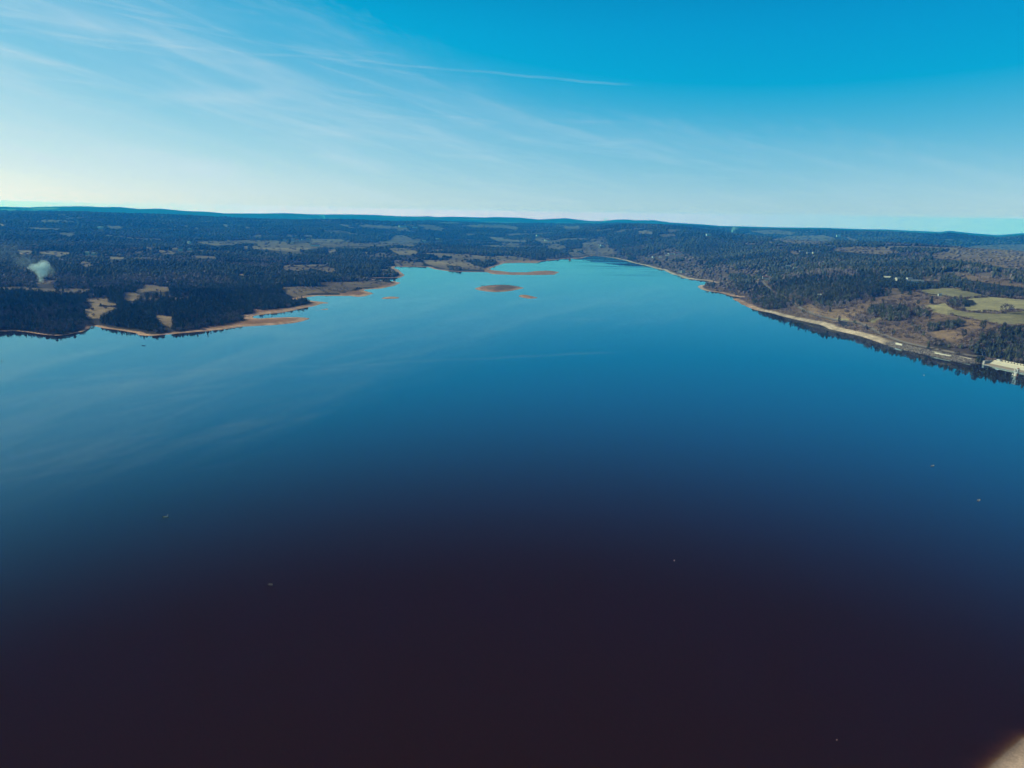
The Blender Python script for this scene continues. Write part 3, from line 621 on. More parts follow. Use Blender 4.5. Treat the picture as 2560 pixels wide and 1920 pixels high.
# floor of the far ground: the terrain sheet never goes below the haze box
# ------------------------------------------------------------------ where the houses stand (the woods keep clear of them)
hs_ = lambda f, p: f([p])[0]
HL = [
    (Dd, (1142, 592), 17, 8, 4.5, M_WHITE, M_TILE, 'lowest leftmost white house of the bright hamlet on the hillside'),
    (Dd, (1163, 580), 13, 8, 5, M_WHITE, M_TILE, 'second house from the left in the bright hillside hamlet'),
    (Dd, (1184, 576), 12, 8, 6, M_WHITE, M_TILE, 'tall third house from the left in the bright hillside hamlet'),
    (Dd, (1200, 584), 11, 7, 4, M_CREAM, M_SLATE, 'cream house in the lower middle of the bright hillside hamlet'),
    (Dd, (1214, 578), 12, 8, 6, M_WHITE, M_TILE, 'tall white house in the centre of the bright hillside hamlet'),
    (Dd, (1232, 580), 13, 7, 4, M_CREAM, M_TILE, 'low cream house just right of the hamlet centre'),
    (Dd, (1250, 576), 13, 8, 5, M_WHITE, M_TILE, 'second house from the right in the bright hillside hamlet'),
    (Dd, (1270, 577), 14, 8, 5, M_WHITE, M_TILE, 'rightmost house of the bright hillside hamlet'),
    (Dd, (935, 620), 10, 7, 4, M_STONE, M_SLATE, 'left small house of the three scattered below the wooded hill'),
    (Dd, (992, 613), 11, 7, 5, M_WHITE, M_TILE, 'middle small white house of the three scattered below the wooded hill'),
    (Dd, (1070, 614), 13, 8, 7, M_CREAM, M_TILE, 'taller right house of the three scattered below the wooded hill'),
    (Dd, (425, 482), 16, 9, 6, M_STONE, M_TILE, 'farmhouse at the top left of the village beyond the lake head'),
    (Dd, (447, 490), 20, 10, 7, M_WHITE, M_TILE, 'white house in the middle of the village beyond the lake head'),
    (Dd, (470, 484), 15, 9, 6, M_STONE, M_TILE, 'farmhouse at the top right of the village beyond the lake head'),
    (Dd, (432, 510), 18, 10, 6, M_STONE, M_SLATE, 'grey roofed house at the lower left of the village beyond the lake head'),
    (Dd, (458, 507), 17, 10, 6, M_CREAM, M_TILE, 'cream house at the lower right of the village beyond the lake head'),
    (Dd, (480, 500), 14, 9, 5, M_STONE, M_TILE, 'small barn at the right edge of the village beyond the lake head'),
    (Dd, (1267, 776), 9, 7, 5.5, M_WHITE, M_SLATE, 'left white house of the pair beside the shore'),
    (Dd, (1308, 776), 12, 8, 7, M_CREAM, M_SLATE, 'right taller white house of the pair beside the shore'),
    (Ee, (350, 888), 16, 8, 4.5, M_CREAM, M_TILE, 'cream house at the bend of the hill road'),
    (Ee, (365, 925), 8, 6, 4, M_WHITE, M_SLATE, 'small white house under the cream one at the hill road bend'),
    (Ee, (715, 704), 13, 7, 4, M_WHITE, M_METAL, 'long pale roofed house half hidden in the dark forest'),
    (Ee, (825, 735), 9, 7, 4, M_CREAM, M_METAL, 'small pale house deeper in the forest right of the long one'),
    (Ee, (935, 455), 16, 8, 3, M_STONE, M_METAL, 'left pale building on the crest of the wooded hill'),
    (Ee, (1048, 480), 13, 8, 3, M_STONE, M_METAL, 'middle pale building on the crest of the wooded hill'),
    (Ee, (1150, 478), 18, 8, 3, M_CREAM, M_METAL, 'right pale building on the crest of the wooded hill'),
    (Ee, (1222, 1192), 6, 5, 4, M_CREAM, M_CONC, 'tiny pale hut alone in the wood above the road'),
    (Ff, (320, 218), 14, 8, 5, M_CREAM, M_CONC, 'leftmost pale roof among the trees behind the fields'),
    (Ff, (462, 234), 12, 8, 5, M_CREAM, M_CONC, 'second pale roof from the left among the trees behind the fields'),
    (Ff, (618, 252), 10, 9, 7, M_WHITE, M_METAL, 'tall pale shed among the trees behind the fields'),
    (Ff, (700, 265), 30, 9, 4, M_WHITE, M_METAL, 'long low pale barn among the trees behind the fields'),
    (Ff, (1046, 442), 5, 4, 3, M_WHITE, M_METAL, 'tiny white hut on the hedge of the upper green field'),
    (B, (900, 516), 18, 10, 6, M_CREAM, M_SLATE, 'pale house at the left end of the village on the plateau'),
    (B, (990, 508), 18, 10, 6, M_CREAM, M_TILE, 'house at the back of the village on the plateau'),
    (B, (1040, 524), 20, 11, 6, M_CREAM, M_TILE, 'house in the middle of the village on the plateau'),
    (B, (1095, 512), 18, 10, 6, M_CREAM, M_SLATE, 'grey roofed house at the right of the plateau village'),
    (B, (985, 550), 18, 10, 6, M_STONE, M_SLATE, 'stone house in the front of the plateau village'),
    (B, (1150, 505), 18, 10, 6, M_CREAM, M_TILE, 'house at the right rear edge of the plateau village'),
    (B, (1225, 576), 38, 12, 7, M_WHITE, M_TILE, 'long white barn with red roof in the plateau field'),
    (B, (1180, 560), 14, 10, 6, M_WHITE, M_SLATE, 'white shed just left of the long red roofed barn'),
    (A, (1070, 392), 30, 14, 9, M_WHITE, M_METAL, 'white building in the forest below the small high clearing'),
    (A, (2012, 548), 16, 11, 8, M_WHITE, M_SLATE, 'lone white house high on the left plateau'),
    (A, (1921, 626), 16, 11, 8, M_WHITE, M_SLATE, 'bright white house at the right end of the strip clearing'),
    (A, (2016, 622), 14, 10, 6, M_CREAM, M_SLATE, 'dim cream house right of the bright white one'),
    (A, (931, 672), 10, 9, 10, M_WHITE, M_SLATE, 'narrow white house among the left forest'),
    (A, (1000, 672), 16, 9, 6, M_CREAM, M_SLATE, 'low cream house right of the narrow white one'),
    (Cc, (240, 290), 60, 20, 10, M_WHITE, M_METAL, 'wide white sheds in the far upland fields'),
    (Cc, (372, 302), 40, 16, 9, M_WHITE, M_METAL, 'smaller white shed right of the wide far ones'),
    (Cc, (1770, 434), 22, 12, 7, M_WHITE, M_TILE, 'left farmhouse of the red field above the lake head'),
    (Cc, (1795, 438), 24, 12, 7, M_CREAM, M_TILE, 'right farmhouse of the red field above the lake head'),
    (Cc, (1680, 384), 30, 14, 8, M_WHITE, M_METAL, 'pale farm in the dark forest beyond the lake head'),
    (Cc, (612, 424), 26, 12, 7, M_CREAM, M_METAL, 'long pale roof in the dark forest behind the bays'),
    (Cc, (470, 446), 26, 12, 7, M_CREAM, M_METAL, 'pale farm at the edge of the pink upland fields'),
    (Dd, (1580, 383), 30, 16, 9, M_WHITE, M_METAL, 'tiny white farm on the far blue hillside'),
    (Ee, (1530, 212), 26, 16, 12, M_WHITE, M_METAL, 'tiny white building beside the dark cone hill'),
]

# ------------------------------------------------------------------ trees
def t_cone(seed):
    r = np.random.default_rng(seed); V = []; T = []
    for z0, z1, rad in ((.08, .72, .5), (.42, 1.0, .34)):
        b = len(V)
        for i in range(6):
            a = 2 * PI * i / 6 + r.random() * .5; q = rad * r.uniform(.6, 1.25)
            V.append((q * math.cos(a), q * math.sin(a), z0 + r.uniform(-.05, .1)))
        V.append((r.uniform(-.08, .08), r.uniform(-.08, .08), z1))
        T += [(b + i, b + (i + 1) % 6, b + 6) for i in range(6)]
    return np.array(V), np.array(T)
def t_blob(seed):
    r = np.random.default_rng(seed); V = []; T = []
    V.append((0, 0, .02))
    for z, rad in ((.3, .45), (.68, .42)):
        for i in range(5):
            a = 2 * PI * (i + (z > .5) * .5) / 5 + r.uniform(-.3, .3); q = rad * r.uniform(.6, 1.3)
            V.append((q * math.cos(a), q * math.sin(a), z + r.uniform(-.12, .12)))
    V.append((r.uniform(-.1, .1), r.uniform(-.1, .1), 1.0))
    for i in range(5):
        j = (i + 1) % 5
        T += [(0, 1 + j, 1 + i), (1 + i, 1 + j, 6 + i), (1 + j, 6 + j, 6 + i), (6 + i, 6 + j, 11)]
    return np.array(V), np.array(T)
def tri_clumps(r, C, size, flatn=.5):
    """small leaf-sized triangles round the points C"""
    n = len(C); a = r.normal(size=(n, 3)); b = r.normal(size=(n, 3)); a[:, 2] *= flatn; b[:, 2] *= flatn
    a /= np.linalg.norm(a, axis=1)[:, None]; b -= a * (a * b).sum(1)[:, None]; b /= np.linalg.norm(b, axis=1)[:, None] + 1e-6
    s = size * r.uniform(.6, 1.3, (n, 1))
    V = np.stack([C - a * s - b * s * .6, C + a * s - b * s * .5, C + b * s * 1.0], 1).reshape(-1, 3)
    return V, np.arange(3 * n).reshape(-1, 3)
def t_pine(seed, n=90, size=.085):
    r = np.random.default_rng(seed)
    t = .16 + .84 * r.random(n) ** 1.15; rnd = r.choice([.75, .95, 1.25])
    rad = .5 * np.clip((1 - t), 0, 1) ** rnd * 1.15 + .02
    ang = r.random(n) * 2 * PI; lob = 1 + .25 * np.sin(ang * 3 + r.random() * 6 + t * 9)
    q = rad * lob * np.sqrt(r.uniform(.35, 1.1, n))
    C = np.stack([q * np.cos(ang), q * np.sin(ang), t], 1)
    V, T = tri_clumps(r, C, size, .55)
    b = len(V); k = 6; core = [(.26 * math.cos(2 * PI * i / k) * r.uniform(.7, 1.2), .26 * math.sin(2 * PI * i / k) * r.uniform(.7, 1.2), .2) for i in range(k)] + [(0, 0, .93)]
    return np.vstack([V, core]), np.vstack([T, [(b + i, b + (i + 1) % k, b + k) for i in range(k)]])
def t_bare(seed, n=110, size=.06, low=.2):
    r = np.random.default_rng(seed)
    C = r.normal(size=(n, 3)); C /= np.linalg.norm(C, axis=1)[:, None]; C *= r.uniform(.35, 1.08, (n, 1)) ** .6
    C[:, :2] *= .46; lob = 1 + .2 * np.sin(np.arctan2(C[:, 1], C[:, 0]) * 2 + r.random() * 6); C[:, :2] *= lob[:, None]
    C[:, 2] = (low + 1) / 2 + C[:, 2] * (1 - low) / 2
    a = C - np.array([0, 0, .1]); a /= np.linalg.norm(a, axis=1)[:, None]
    b = r.normal(size=(n, 3)); b -= a * (a * b).sum(1)[:, None]; b /= np.linalg.norm(b, axis=1)[:, None]
    s = size * r.uniform(.7, 1.4, (n, 1))
    V = np.stack([C - a * s * 1.6 - b * s * .5, C - a * s * 1.2 + b * s * .55, C + a * s * 1.8], 1).reshape(-1, 3)
    return V, np.arange(3 * n).reshape(-1, 3)
def blunt(f, k):
    v, t = f; v = v.copy(); v[:, 2] = np.minimum(v[:, 2], k); v[:, :2] *= .92; return v, t
FAR_P = [t_cone(0), blunt(t_cone(1), .86), blunt(t_cone(2), .8)] + [t_blob(10 + i) for i in range(4)]; FAR_B = [t_blob(20 + i) for i in range(6)]
MID_P = [t_pine(40 + i, 60, .105) for i in range(4)] + [t_bare(50 + i, 74, .10, .12) for i in range(3)]; MID_B = [t_bare(60 + i, 80, .08) for i in range(5)]; SHR = [t_bare(80 + i, 44, .12, .02) for i in range(5)]

def rows():
    D = 560.0; X = []; Y = []; S = []
    while D < 8200:
        s = max(4.9, .0040 * D)
        n = int(R_(88) * D / s)
        a = R_(-44) + (np.arange(n) + rng.random(n)) * (R_(88) / n)
        d = D + (rng.random(n) - .5) * s
        X.append(d * np.sin(a)); Y.append(d * np.cos(a)); S.append(np.full(n, s)); D += s
    return np.concatenate(X), np.concatenate(Y), np.concatenate(S)
tx, ty, ts = rows()
tD = np.hypot(tx, ty)
tsd = grid(sd, tx, ty); keep = tsd > 4
tx, ty, ts, tD, tsd = [q[keep] for q in (tx, ty, ts, tD, tsd)]
tz = grid(GZ, tx, ty)
wobt = fbm(N3, tx, ty, 50, 3)
px0, py0 = project(tx, ty, tz)
px1, py1 = project(tx, ty, tz + 5.5)
px2, py2 = project(tx, ty, tz + 9.5)
OPEN = np.array([0, 1, 0, 1, 1, 1, 0, 0, 1, 1], bool)
c0_ = classify(px0 + wobt * 4, py0 + wobt * 1.2)
gc = grid((cls == TAN).astype(float) * (np.abs(az_g) < 60) * (RR > 2600), tx, ty) > .5
c0_ = np.where((c0_ == 0) & gc, TAN, c0_)
c1_ = classify(px1, py1); c2_ = classify(px2, py2)
taz = np.degrees(np.arctan2(tx, ty))
rt = taz > 8
mixn = fbm(N4, tx, ty, 350, 4); mix2 = fbm(N2, tx + 50, ty, 110, 3); mix3 = fbm(N1, tx, ty, 45, 2)
u = rng.random(len(tx)); kind = np.zeros(len(tx), int)  # 1 pine 2 bare tree 3 shrub
tall_ok = ~(OPEN[c1_] | OPEN[c2_])
base_ok = ~OPEN[c0_]
wst = np.where(rt, 13.0, np.interp(taz, [-40, -34, -31, -20, -12, 5], [1, 2, 9, 22, 17, 12]))
shore_ok = tsd > wst
pc = np.clip(.86 + .10 * sstep(tD, 1800, 4000) - 1.1 * mixn - .8 * mix2, .08, .97)
d0 = c0_ == 0
kind[d0 & (u < pc)] = 1; kind[d0 & (u >= pc) & (u < .97)] = 2
m_ = c0_ == CONIF; kind[m_ & (u < np.where(rt, .76, .86) - .35 * np.clip(mix2 - .1, 0, 1))] = 1; kind[m_ & (u > np.where(rt, .80, .90))] = 2
m_ = c0_ == BARE; pb = np.clip(.42 + .9 * mixn + .7 * mix2, .12, .8); kind[m_ & (u < pb)] = 2; kind[m_ & (u >= pb) & (u < .93)] = 1
m_ = c0_ == SCRUB
dens = np.clip(.80 + 1.1 * mix2 + .9 * mix3, .03, .92)
dens = np.where(tD > 1450, dens * .62, dens)
kind[m_ & (u < dens)] = 3
u2 = rng.random(len(tx))
kind[m_ & (u < dens) & (u2 < np.where(tD > 1450, .12, .20))] = 2
kind[m_ & (u2 > np.where(tD > 1450, .978, .955) - .22 * np.clip(mixn, 0, .5))] = 1
m_ = (c0_ == TAN) & (tD > 900); kind[m_ & (u < .03 + .5 * np.clip(mix2 - .25, 0, 1))] = 3
m_ = c0_ == BROWN; kind[m_ & (u < .10 + .5 * np.clip(mix2 - .15, 0, 1))] = 3; kind[m_ & (u2 > .992)] = 1
tall = (kind == 1) | (kind == 2)
kind[tall & ~(tall_ok)] = 0
kind[tall & OPEN[c0_] & (c0_ != BROWN)] = 0
glade = fbm(N3, tx * .8 + 400, ty * 1.2, 150, 4)
kind[d0 & (glade > .30) & (tD > 900) & (u2 < .93)] = 0
kind[~shore_ok] = 0
kind[(kind == 1) & (tsd < wst + 4)] = 0
isl_t = (tD < 2600) & (tsd > 4) & (taz > -16) & (taz < 4)
# the big island carries a line of low trees on its crest
rd = np.full(len(tx), 99.0); nr = (taz > 5) & (tD < 3400); rd[nr] = road_dist(tx[nr], ty[nr]); kind[rd < 7] = 0
kind[(tD < 660)] = 0
for h_ in HL:
    hx, hy = h_[0]([h_[1]])[0]; kind[(np.abs(px0 - hx) < 9) & (py0 - hy > -2.5) & (py0 - hy < 8)] = 0
kind[(tD > 1150) & (tD < 1750) & (taz > -9) & (taz < 2)] = 0
damd = (tx - DAM_A[0]) * du[0] + (ty - DAM_A[1]) * du[1]
dmn = np.array([-du[1], du[0]]);  dmn = dmn if dmn[1] > 0 else -dmn
damn = (tx - DAM_A[0]) * dmn[0] + (ty - DAM_A[1]) * dmn[1]
kind[(damd > -4) & (damn < 21)] = 0
kind[(damd > -80) & (damd <= -4) & (damn < 14)] = 0
keep = kind > 0
tx, ty, tz, ts, tD, tsd, taz, kind, c0_, px0, py0, mixn, mix2 = [q[keep] for q in (tx, ty, tz, ts, tD, tsd, taz, kind, c0_, px0, py0, mixn, mix2)]
n = len(tx)
grow = np.clip(tD / 4500, 0, 1)
th = np.where(kind == 1, rng.uniform(6.5, 12.5, n), np.where(kind == 2, rng.uniform(5.5, 9.5, n), rng.uniform(2.0, 4.8, n)))
th = np.where(rng.random(n) < .06, th * 1.25, th)
nearshore = np.clip((tsd - wst[keep]) / 60, 0, 1)
th *= .78 + .22 * nearshore
tw = np.where(kind == 1, rng.uniform(3.8, 5.6, n), np.where(kind == 2, rng.uniform(5.0, 7.6, n), rng.uniform(3.2, 5.8, n)))
tw = np.maximum(tw, ts * np.where(kind == 1, 1.05, 1.2))
stand = fbm(N1, tx + 900, ty, 170, 3)
th = th * (1 + .12 * grow) * np.clip(1 + .45 * stand, .6, 1.5)
# foliage colours of the species
tone = np.clip(.5 + rng.normal(0, .14, n) + 1.0 * fbm(N2, tx - 300, ty, 240, 3), 0, 1)
pine_c = np.array([.034, .048, .035])[None] * (1 - tone[:, None]) + np.array([.098, .104, .066])[None] * tone[:, None]
bare_c = np.array([.12, .092, .090])[None] * (1 - tone[:, None]) + np.array([.225, .172, .158])[None] * tone[:, None]
shr_c = np.array([.15, .108, .10])[None] * (1 - tone[:, None]) + np.array([.29, .21, .18])[None] * tone[:, None]
# distance dimming painted into the colour: bare trees darken farther off
bare_c = bare_c * (1 - .45 * sstep(tD, 1500, 4000))[:, None]
tcl = np.where((kind == 1)[:, None], pine_c, np.where((kind == 2)[:, None], bare_c, shr_c)) * (1 + .25 * mix2[:, None])
def scatter(templates, idx):
    gain = 1.42 if len(templates[0][1]) > 30 else .98   # brightness put into the colour, offsetting the open crowns' self-shadow
    Vs, Ts, Cs = [], [], []; base = 0
    which = rng.integers(0, len(templates), len(idx))
    for k, (tv, tt) in enumerate(templates):
        s = idx[which == k]
        if len(s) == 0: continue
        rot = rng.random(len(s)) * 2 * PI; co, si = np.cos(rot)[:, None], np.sin(rot)[:, None]
        x = (tv[None, :, 0] * co - tv[None, :, 1] * si) * tw[s][:, None] + tx[s][:, None]
        y = (tv[None, :, 0] * si + tv[None, :, 1] * co) * tw[s][:, None] + ty[s][:, None]
        z = tv[None, :, 2] * th[s][:, None] + tz[s][:, None] - .3
        Vs.append(np.stack([x, y, z], -1).reshape(-1, 3))
        Ts.append((tt[None] + (np.arange(len(s)) * len(tv))[:, None, None] + base).reshape(-1, 3)); base += len(s) * len(tv)
        Cs.append(gain * np.repeat(tcl[s], len(tv), axis=0) * rng.uniform(.9, 1.1, (len(s) * len(tv), 1)))
    return np.vstack(Vs), np.vstack(Ts), np.clip(np.vstack(Cs), .004, .9)

# --- the trees that show largest are things of their own
inside = (px0 > 2) & (px0 < 2558) & (py0 < 1900)
def pick(k, nmax):
    s = np.where((kind == k) & inside & (tD < 1500))[0]
    return s[np.argsort(tD[s] / th[s])][:nmax]
ZONES = {  # where they stand -> (pine label, bare label)
}
def zone(i):
    x, y = px0[i], py0[i]
    if x > 2440 and y > 800: return 'dam'
    if in_poly(np.array([x]), np.array([y]), np.array(Ff([(840, 960), (940, 830), (1060, 760), (1440, 750), (1460, 900), (1200, 930), (1000, 960)])))[0]: return 'ridge'
    if in_poly(np.array([x]), np.array([y]), np.array(Ff([(1140, 450), (1560, 450), (1580, 610), (1150, 610)])))[0]: return 'oval'
    if in_poly(np.array([x]), np.array([y]), np.array(Ff([(660, 560), (970, 560), (970, 760), (660, 760)])))[0]: return 'clump'
    if x > 2350 and y > 820: return 'road end'
    if x > 2130: return 'slope'
    if x > 1280: return 'bank'
    return 'west'
ZTXT = {'dam': 'in the dark wood behind the dam', 'ridge': 'in the long wood below the green field', 'oval': 'in the oval grove between the green fields', 'clump': 'in the small clump below the lime green field',
        'road end': 'above the road just before the dam', 'slope': 'on the scrubby slope above the lakeside road', 'bank': 'on the wooded right bank near the beach', 'west': 'by the water on the far left bank'}
PV = []
for s_ in range(10):
    tv, tt = t_pine(200 + s_, 210, .062) if s_ < 6 else t_bare(220 + s_, 230, .058, .14)
    PV.append((tv, tt))
BV = [t_bare(300 + s_, 260, .042, .15) for s_ in range(8)]
SV = [t_bare(340 + s_, 120, .075, .02) for s_ in range(5)]
def limb_mesh(name, seed, kindt):
    r = random.Random(seed); w = MB()
    if kindt == 1:
        w.tube((0, 0, -.03), (.01, 0, .5), .026, .016, 7); w.tube((.01, 0, .5), (0, 0, .95), .016, .004, 6)
        for i in range(7):
            a = r.uniform(0, 6.28); z = .2 + i * .09; l = .3 * (1 - z) + .06
            w.tube((0, 0, z), (l * math.cos(a), l * math.sin(a), z + .02), .007, .002, 4)
    else:
        w.tube((0, 0, -.04), (.01, .01, .32), .03, .022, 7)
        for i in range(8):
            a = i * .8 + r.uniform(-.3, .3); q = r.uniform(.16, .32); z = r.uniform(.55, .9)
            mid = (q * .5 * math.cos(a), q * .5 * math.sin(a), .3 + (z - .3) * .55)
            w.tube((.01, .01, .28), mid, .016, .009, 5); w.tube(mid, (q * math.cos(a + .2), q * math.sin(a + .2), z), .009, .003, 4)
    me = bpy.data.meshes.new(name); me.from_pydata(w.v, [], w.f); me.materials.append(M_BARK if kindt == 1 else M_BARK2)
    return me
def crown_mesh(tv, tt, tone, kindt):
    pc_ = {1: ((.034, .050, .036), (.088, .098, .060)), 2: ((.095, .074, .076), (.18, .14, .135)), 3: ((.15, .108, .10), (.29, .21, .18))}[kindt]
    c = np.array(pc_[0]) * (1 - tone) + np.array(pc_[1]) * tone
    cc = np.repeat(c[None], len(tv), 0) * rng.uniform(.75, 1.25, (len(tv), 1))
    return raw_mesh('crown', tv, tt, M_LEAF, cc)
crowns = {1: [crown_mesh(*PV[i % 10], (i % 4) / 3, 1) for i in range(20)], 2: [crown_mesh(*BV[i % 8], (i % 3) / 2, 2) for i in range(16)], 3: [crown_mesh(*SV[i % 5], (i % 3) / 2, 3) for i in range(10)]}
limbs = {1: [limb_mesh('trunk', 5 + i, 1) for i in range(3)], 2: [limb_mesh('trunk', 15 + i, 2) for i in range(3)]}
limbs[3] = limbs[2]
NAME = {1: 'pine_tree', 2: 'bare_tree', 3: 'shrub'}
def make_tree(k, x, y, z, h, w, label, cat, group=None, ci=None):
    e = empty(NAME[k], (x, y, z - .2), random.random() * 6.28)
    e.scale = (w, w, h)
    cm = crowns[k][ci if ci is not None else random.randrange(len(crowns[k]))]
    link('crown', cm, e); link('trunk', random.choice(limbs[k]), e)
    return tag(e, label, cat, group)
picked = np.concatenate([pick(1, 300), pick(2, 220), pick(3, 160)])
for i in picked:
    zn = zone(i); k = int(kind[i])
    if k == 1: lb, ct, gr = 'dark green pine ' + ZTXT[zn], 'pine tree', 'pines ' + ZTXT[zn]
    elif k == 2: lb, ct, gr = 'bare greyish purple tree ' + ZTXT[zn], 'tree', 'bare trees ' + ZTXT[zn]
    else: lb, ct, gr = 'low leafless brown bush ' + ZTXT[zn], 'bush', 'low bushes ' + ZTXT[zn]
    make_tree(k, tx[i], ty[i], tz[i], th[i], tw[i], lb, ct, gr)
rest = np.ones(n, bool); rest[picked] = False
def mass(name, label, sels):
    Vs, Ts, Cs = [], [], []; b = 0
    for tmpl, idx in sels:
        if len(idx) == 0: continue
        v, t, c = scatter(tmpl, idx); Vs.append(v); Ts.append(t + b); Cs.append(c); b += len(v)
    o = link(name, raw_mesh(name, np.vstack(Vs), np.vstack(Ts), M_LEAF, np.vstack(Cs)))
    return tag(o, label, None, None, 'stuff')
tDj = tD + rng.uniform(-300, 300, n)
W_ = lambda k, lo, hi: np.where(rest & (kind == k) & (tDj >= lo) & (tDj < hi))[0]
mass('conifer_forest', 'dark blue green conifer forest covering the banks and far hills', [(MID_P, W_(1, 0, 1750)), (FAR_P, W_(1, 1750, 9e9))])
mass('bare_woodland', 'greyish purple leafless woodland mixed among the conifers', [(MID_B, W_(2, 0, 1750)), (FAR_B, W_(2, 1750, 9e9))])
mass('scrub', 'low brown winter scrub on the open slopes', [(SHR, W_(3, 0, 1800)), (FAR_B, W_(3, 1800, 9e9))])
print('TREES', n, [(int((kind == k).sum())) for k in (1, 2, 3)], 'near', int((tD < 1500).sum()))

# --- trees that stand alone, each placed where the photo shows it
SINGLE = [
    (1, Ff([(925, 560)])[0], 13, 8, 'tall dark pine standing alone between the brown field and oval grove'),
    (1, Ff([(745, 562)])[0], 8, 6, 'small round dark pine on the brown field left of the tall lone pine'),
    (3, Ff([(860, 448)])[0], 5, 5.5, 'small dark bush on the edge of the upper green field'),
    (1, Ff([(1635, 925)])[0], 14, 8, 'big round topped pine at the corner of the wood above the dam'),
    (1, Ff([(1375, 1020)])[0], 11, 7, 'pine standing alone on the brown slope above the power poles'),
    (1, Ff([(905, 770)])[0], 7, 6, 'small dark pine in the tan field under the small clump'),
    (2, Ff([(1965, 690)])[0], 15, 19, 'wide bare purple tree on the hedge between the lime fields'),
    (1, Ff([(130, 525)])[0], 12, 7, 'pine on the left end of the brown field'),
    (3, Ff([(265, 520)])[0], 6, 7, 'dark bush on the brown field beside its left pine'),
    (1, Ff([(635, 440)])[0], 12, 12, 'broad dark pine at the corner where forest meets brown field'),
    (1, Ff([(885, 1190)])[0], 10, 6, 'dark pine at the roadside beside the grey riprap'),
    (3, Ff([(1045, 1205)])[0], 4, 3.5, 'little dark bush right of the roadside pine'),
    (2, Ff([(1280, 1265)])[0], 6, 8, 'reddish bare tree beside the rocks before the dam'),
    (3, Ff([(1300, 640)])[0], 4, 9, 'low purple bush at the tip of the oval grove'),
    (1, Gg([(640, 150)])[0], 9, 8, 'round dark pine beside the road bend'),
    (1, Gg([(1135, 270)])[0], 8, 5, 'small pine with a long shadow on the brown slope'),
    (3, Gg([(465, 215)])[0], 5, 6, 'dark bush on the grass strip above the beach'),
    (1, Gg([(1285, 430)])[0], 10, 5, 'slim pine at the left end of the roadside thicket'),
    (1, B([(885, 1105)])[0], 10, 10, 'dark pine alone at the back of the left inlet'),
    (1, B([(1690, 1045)])[0], 7, 16, 'dark bushy pine on the tip of the flat brown point'),
    (1, Cc([(2018, 640)])[0], 9, 14, 'dark pine on the tiny rock islet at the lake head'),
    (1, A([(1075, 1222)])[0], 6, 8, 'small dark pine in the middle of the large left clearing'),
]
for k, (x, y), h, w_, lb in SINGLE:
    p = at(x, y); make_tree(k, p[0], p[1], p[2], h, w_, lb, 'pine tree' if k == 1 else ('tree' if k == 2 else 'bush'))
for j in range(5):
    x, y = Ff([(1560 + j * 20, 1370 - (j % 2) * 24)])[0]
    p = at(x, y); make_tree(1, p[0], p[1], p[2], 8.5 - (j % 2) * 2, 6.5, 'dark bushy pine leaning over the water where the dam begins', 'pine tree', 'waterside pines at the start of the dam')
for j in range(17):
    t = j / 16.0
    x, y = Cc([(1090 + 380 * t + random.uniform(-6, 6), 921 - 10 * math.sin(t * PI) + random.uniform(-2, 2))])[0]
    p = at(x, y); make_tree(random.choice((1, 3)), p[0], p[1], p[2], random.uniform(2.2, 3.6), random.uniform(3, 5), 'low dark tree in the line on the crest of the oval island', 'tree', 'low trees on the island crest')
# hedges between the fields
def hedge(pts, h, w_, label, dens_=1.1):
    w = np.array([at(x, y) for x, y in dense(pts, 4)])
    L = np.concatenate([[0], np.cumsum(np.linalg.norm(np.diff(w[:, :2], axis=0), axis=1))])
    m_ = max(4, int(L[-1] * dens_)); s = rng.random(m_) * L[-1]
    C = np.stack([np.interp(s, L, w[:, 0]), np.interp(s, L, w[:, 1]), np.interp(s, L, w[:, 2])], 1)
    bulk = .5 + .8 * np.abs(fbm(N1, C[:, 0], C[:, 1], 25, 2)) * 2
    C = np.repeat(C, 10, 0); bk = np.repeat(bulk, 10)
    C[:, 0] += rng.normal(0, w_ / 3, len(C)); C[:, 1] += rng.normal(0, w_ / 3, len(C)); C[:, 2] += rng.random(len(C)) * h * bk
    v, t = tri_clumps(rng, C, .55, .8)
    c = np.repeat(np.array([[.085, .06, .05]]) * rng.uniform(.6, 1.5, (len(C), 1)), 3, 0)
    tag(link('hedge', raw_mesh('hedge', v, t, M_LEAF, c)), label, 'hedge')
hedge(Ff([(1250, 615), (1400, 655), (1560, 668), (1720, 655), (1850, 680), (1950, 690)]), 2.2, 2.5, 'dark hedge curving below the oval grove between lime and green fields')
hedge(Ff([(2010, 640), (2120, 630), (2230, 650), (2400, 680)]), 2.0, 2.0, 'dark hedge running right from the wide bare tree')
hedge(Ff([(1400, 480), (1550, 470), (1750, 452), (1900, 470), (2200, 495)]), 3.0, 3.5, 'tall dark hedge between the upper green field and the lime field')
hedge(Ff([(720, 385), (850, 412), (980, 430), (1150, 452)]), 1.6, 2.0, 'broken hedge along the lower side of the upper green field')
hedge(Ff([(1190, 700), (1380, 745), (1600, 790), (1800, 830)]), 1.0, 1.6, 'low reddish hedge bank under the sweeping green field')
hedge(Ff([(540, 480), (650, 460), (750, 445), (880, 490), (1000, 500)]), 1.4, 1.8, 'thin dark hedge crossing the brown field')
hedge(B([(930, 795), (1050, 800), (1180, 805), (1280, 795), (1370, 800)]), 2.5, 3, 'dark hedge across the middle of the tan clearing on the left bank')
hedge(A([(1060, 1212), (1130, 1222), (1230, 1225)]), 2.0, 2.5, 'dark hedge in the large clearing on the left bank')

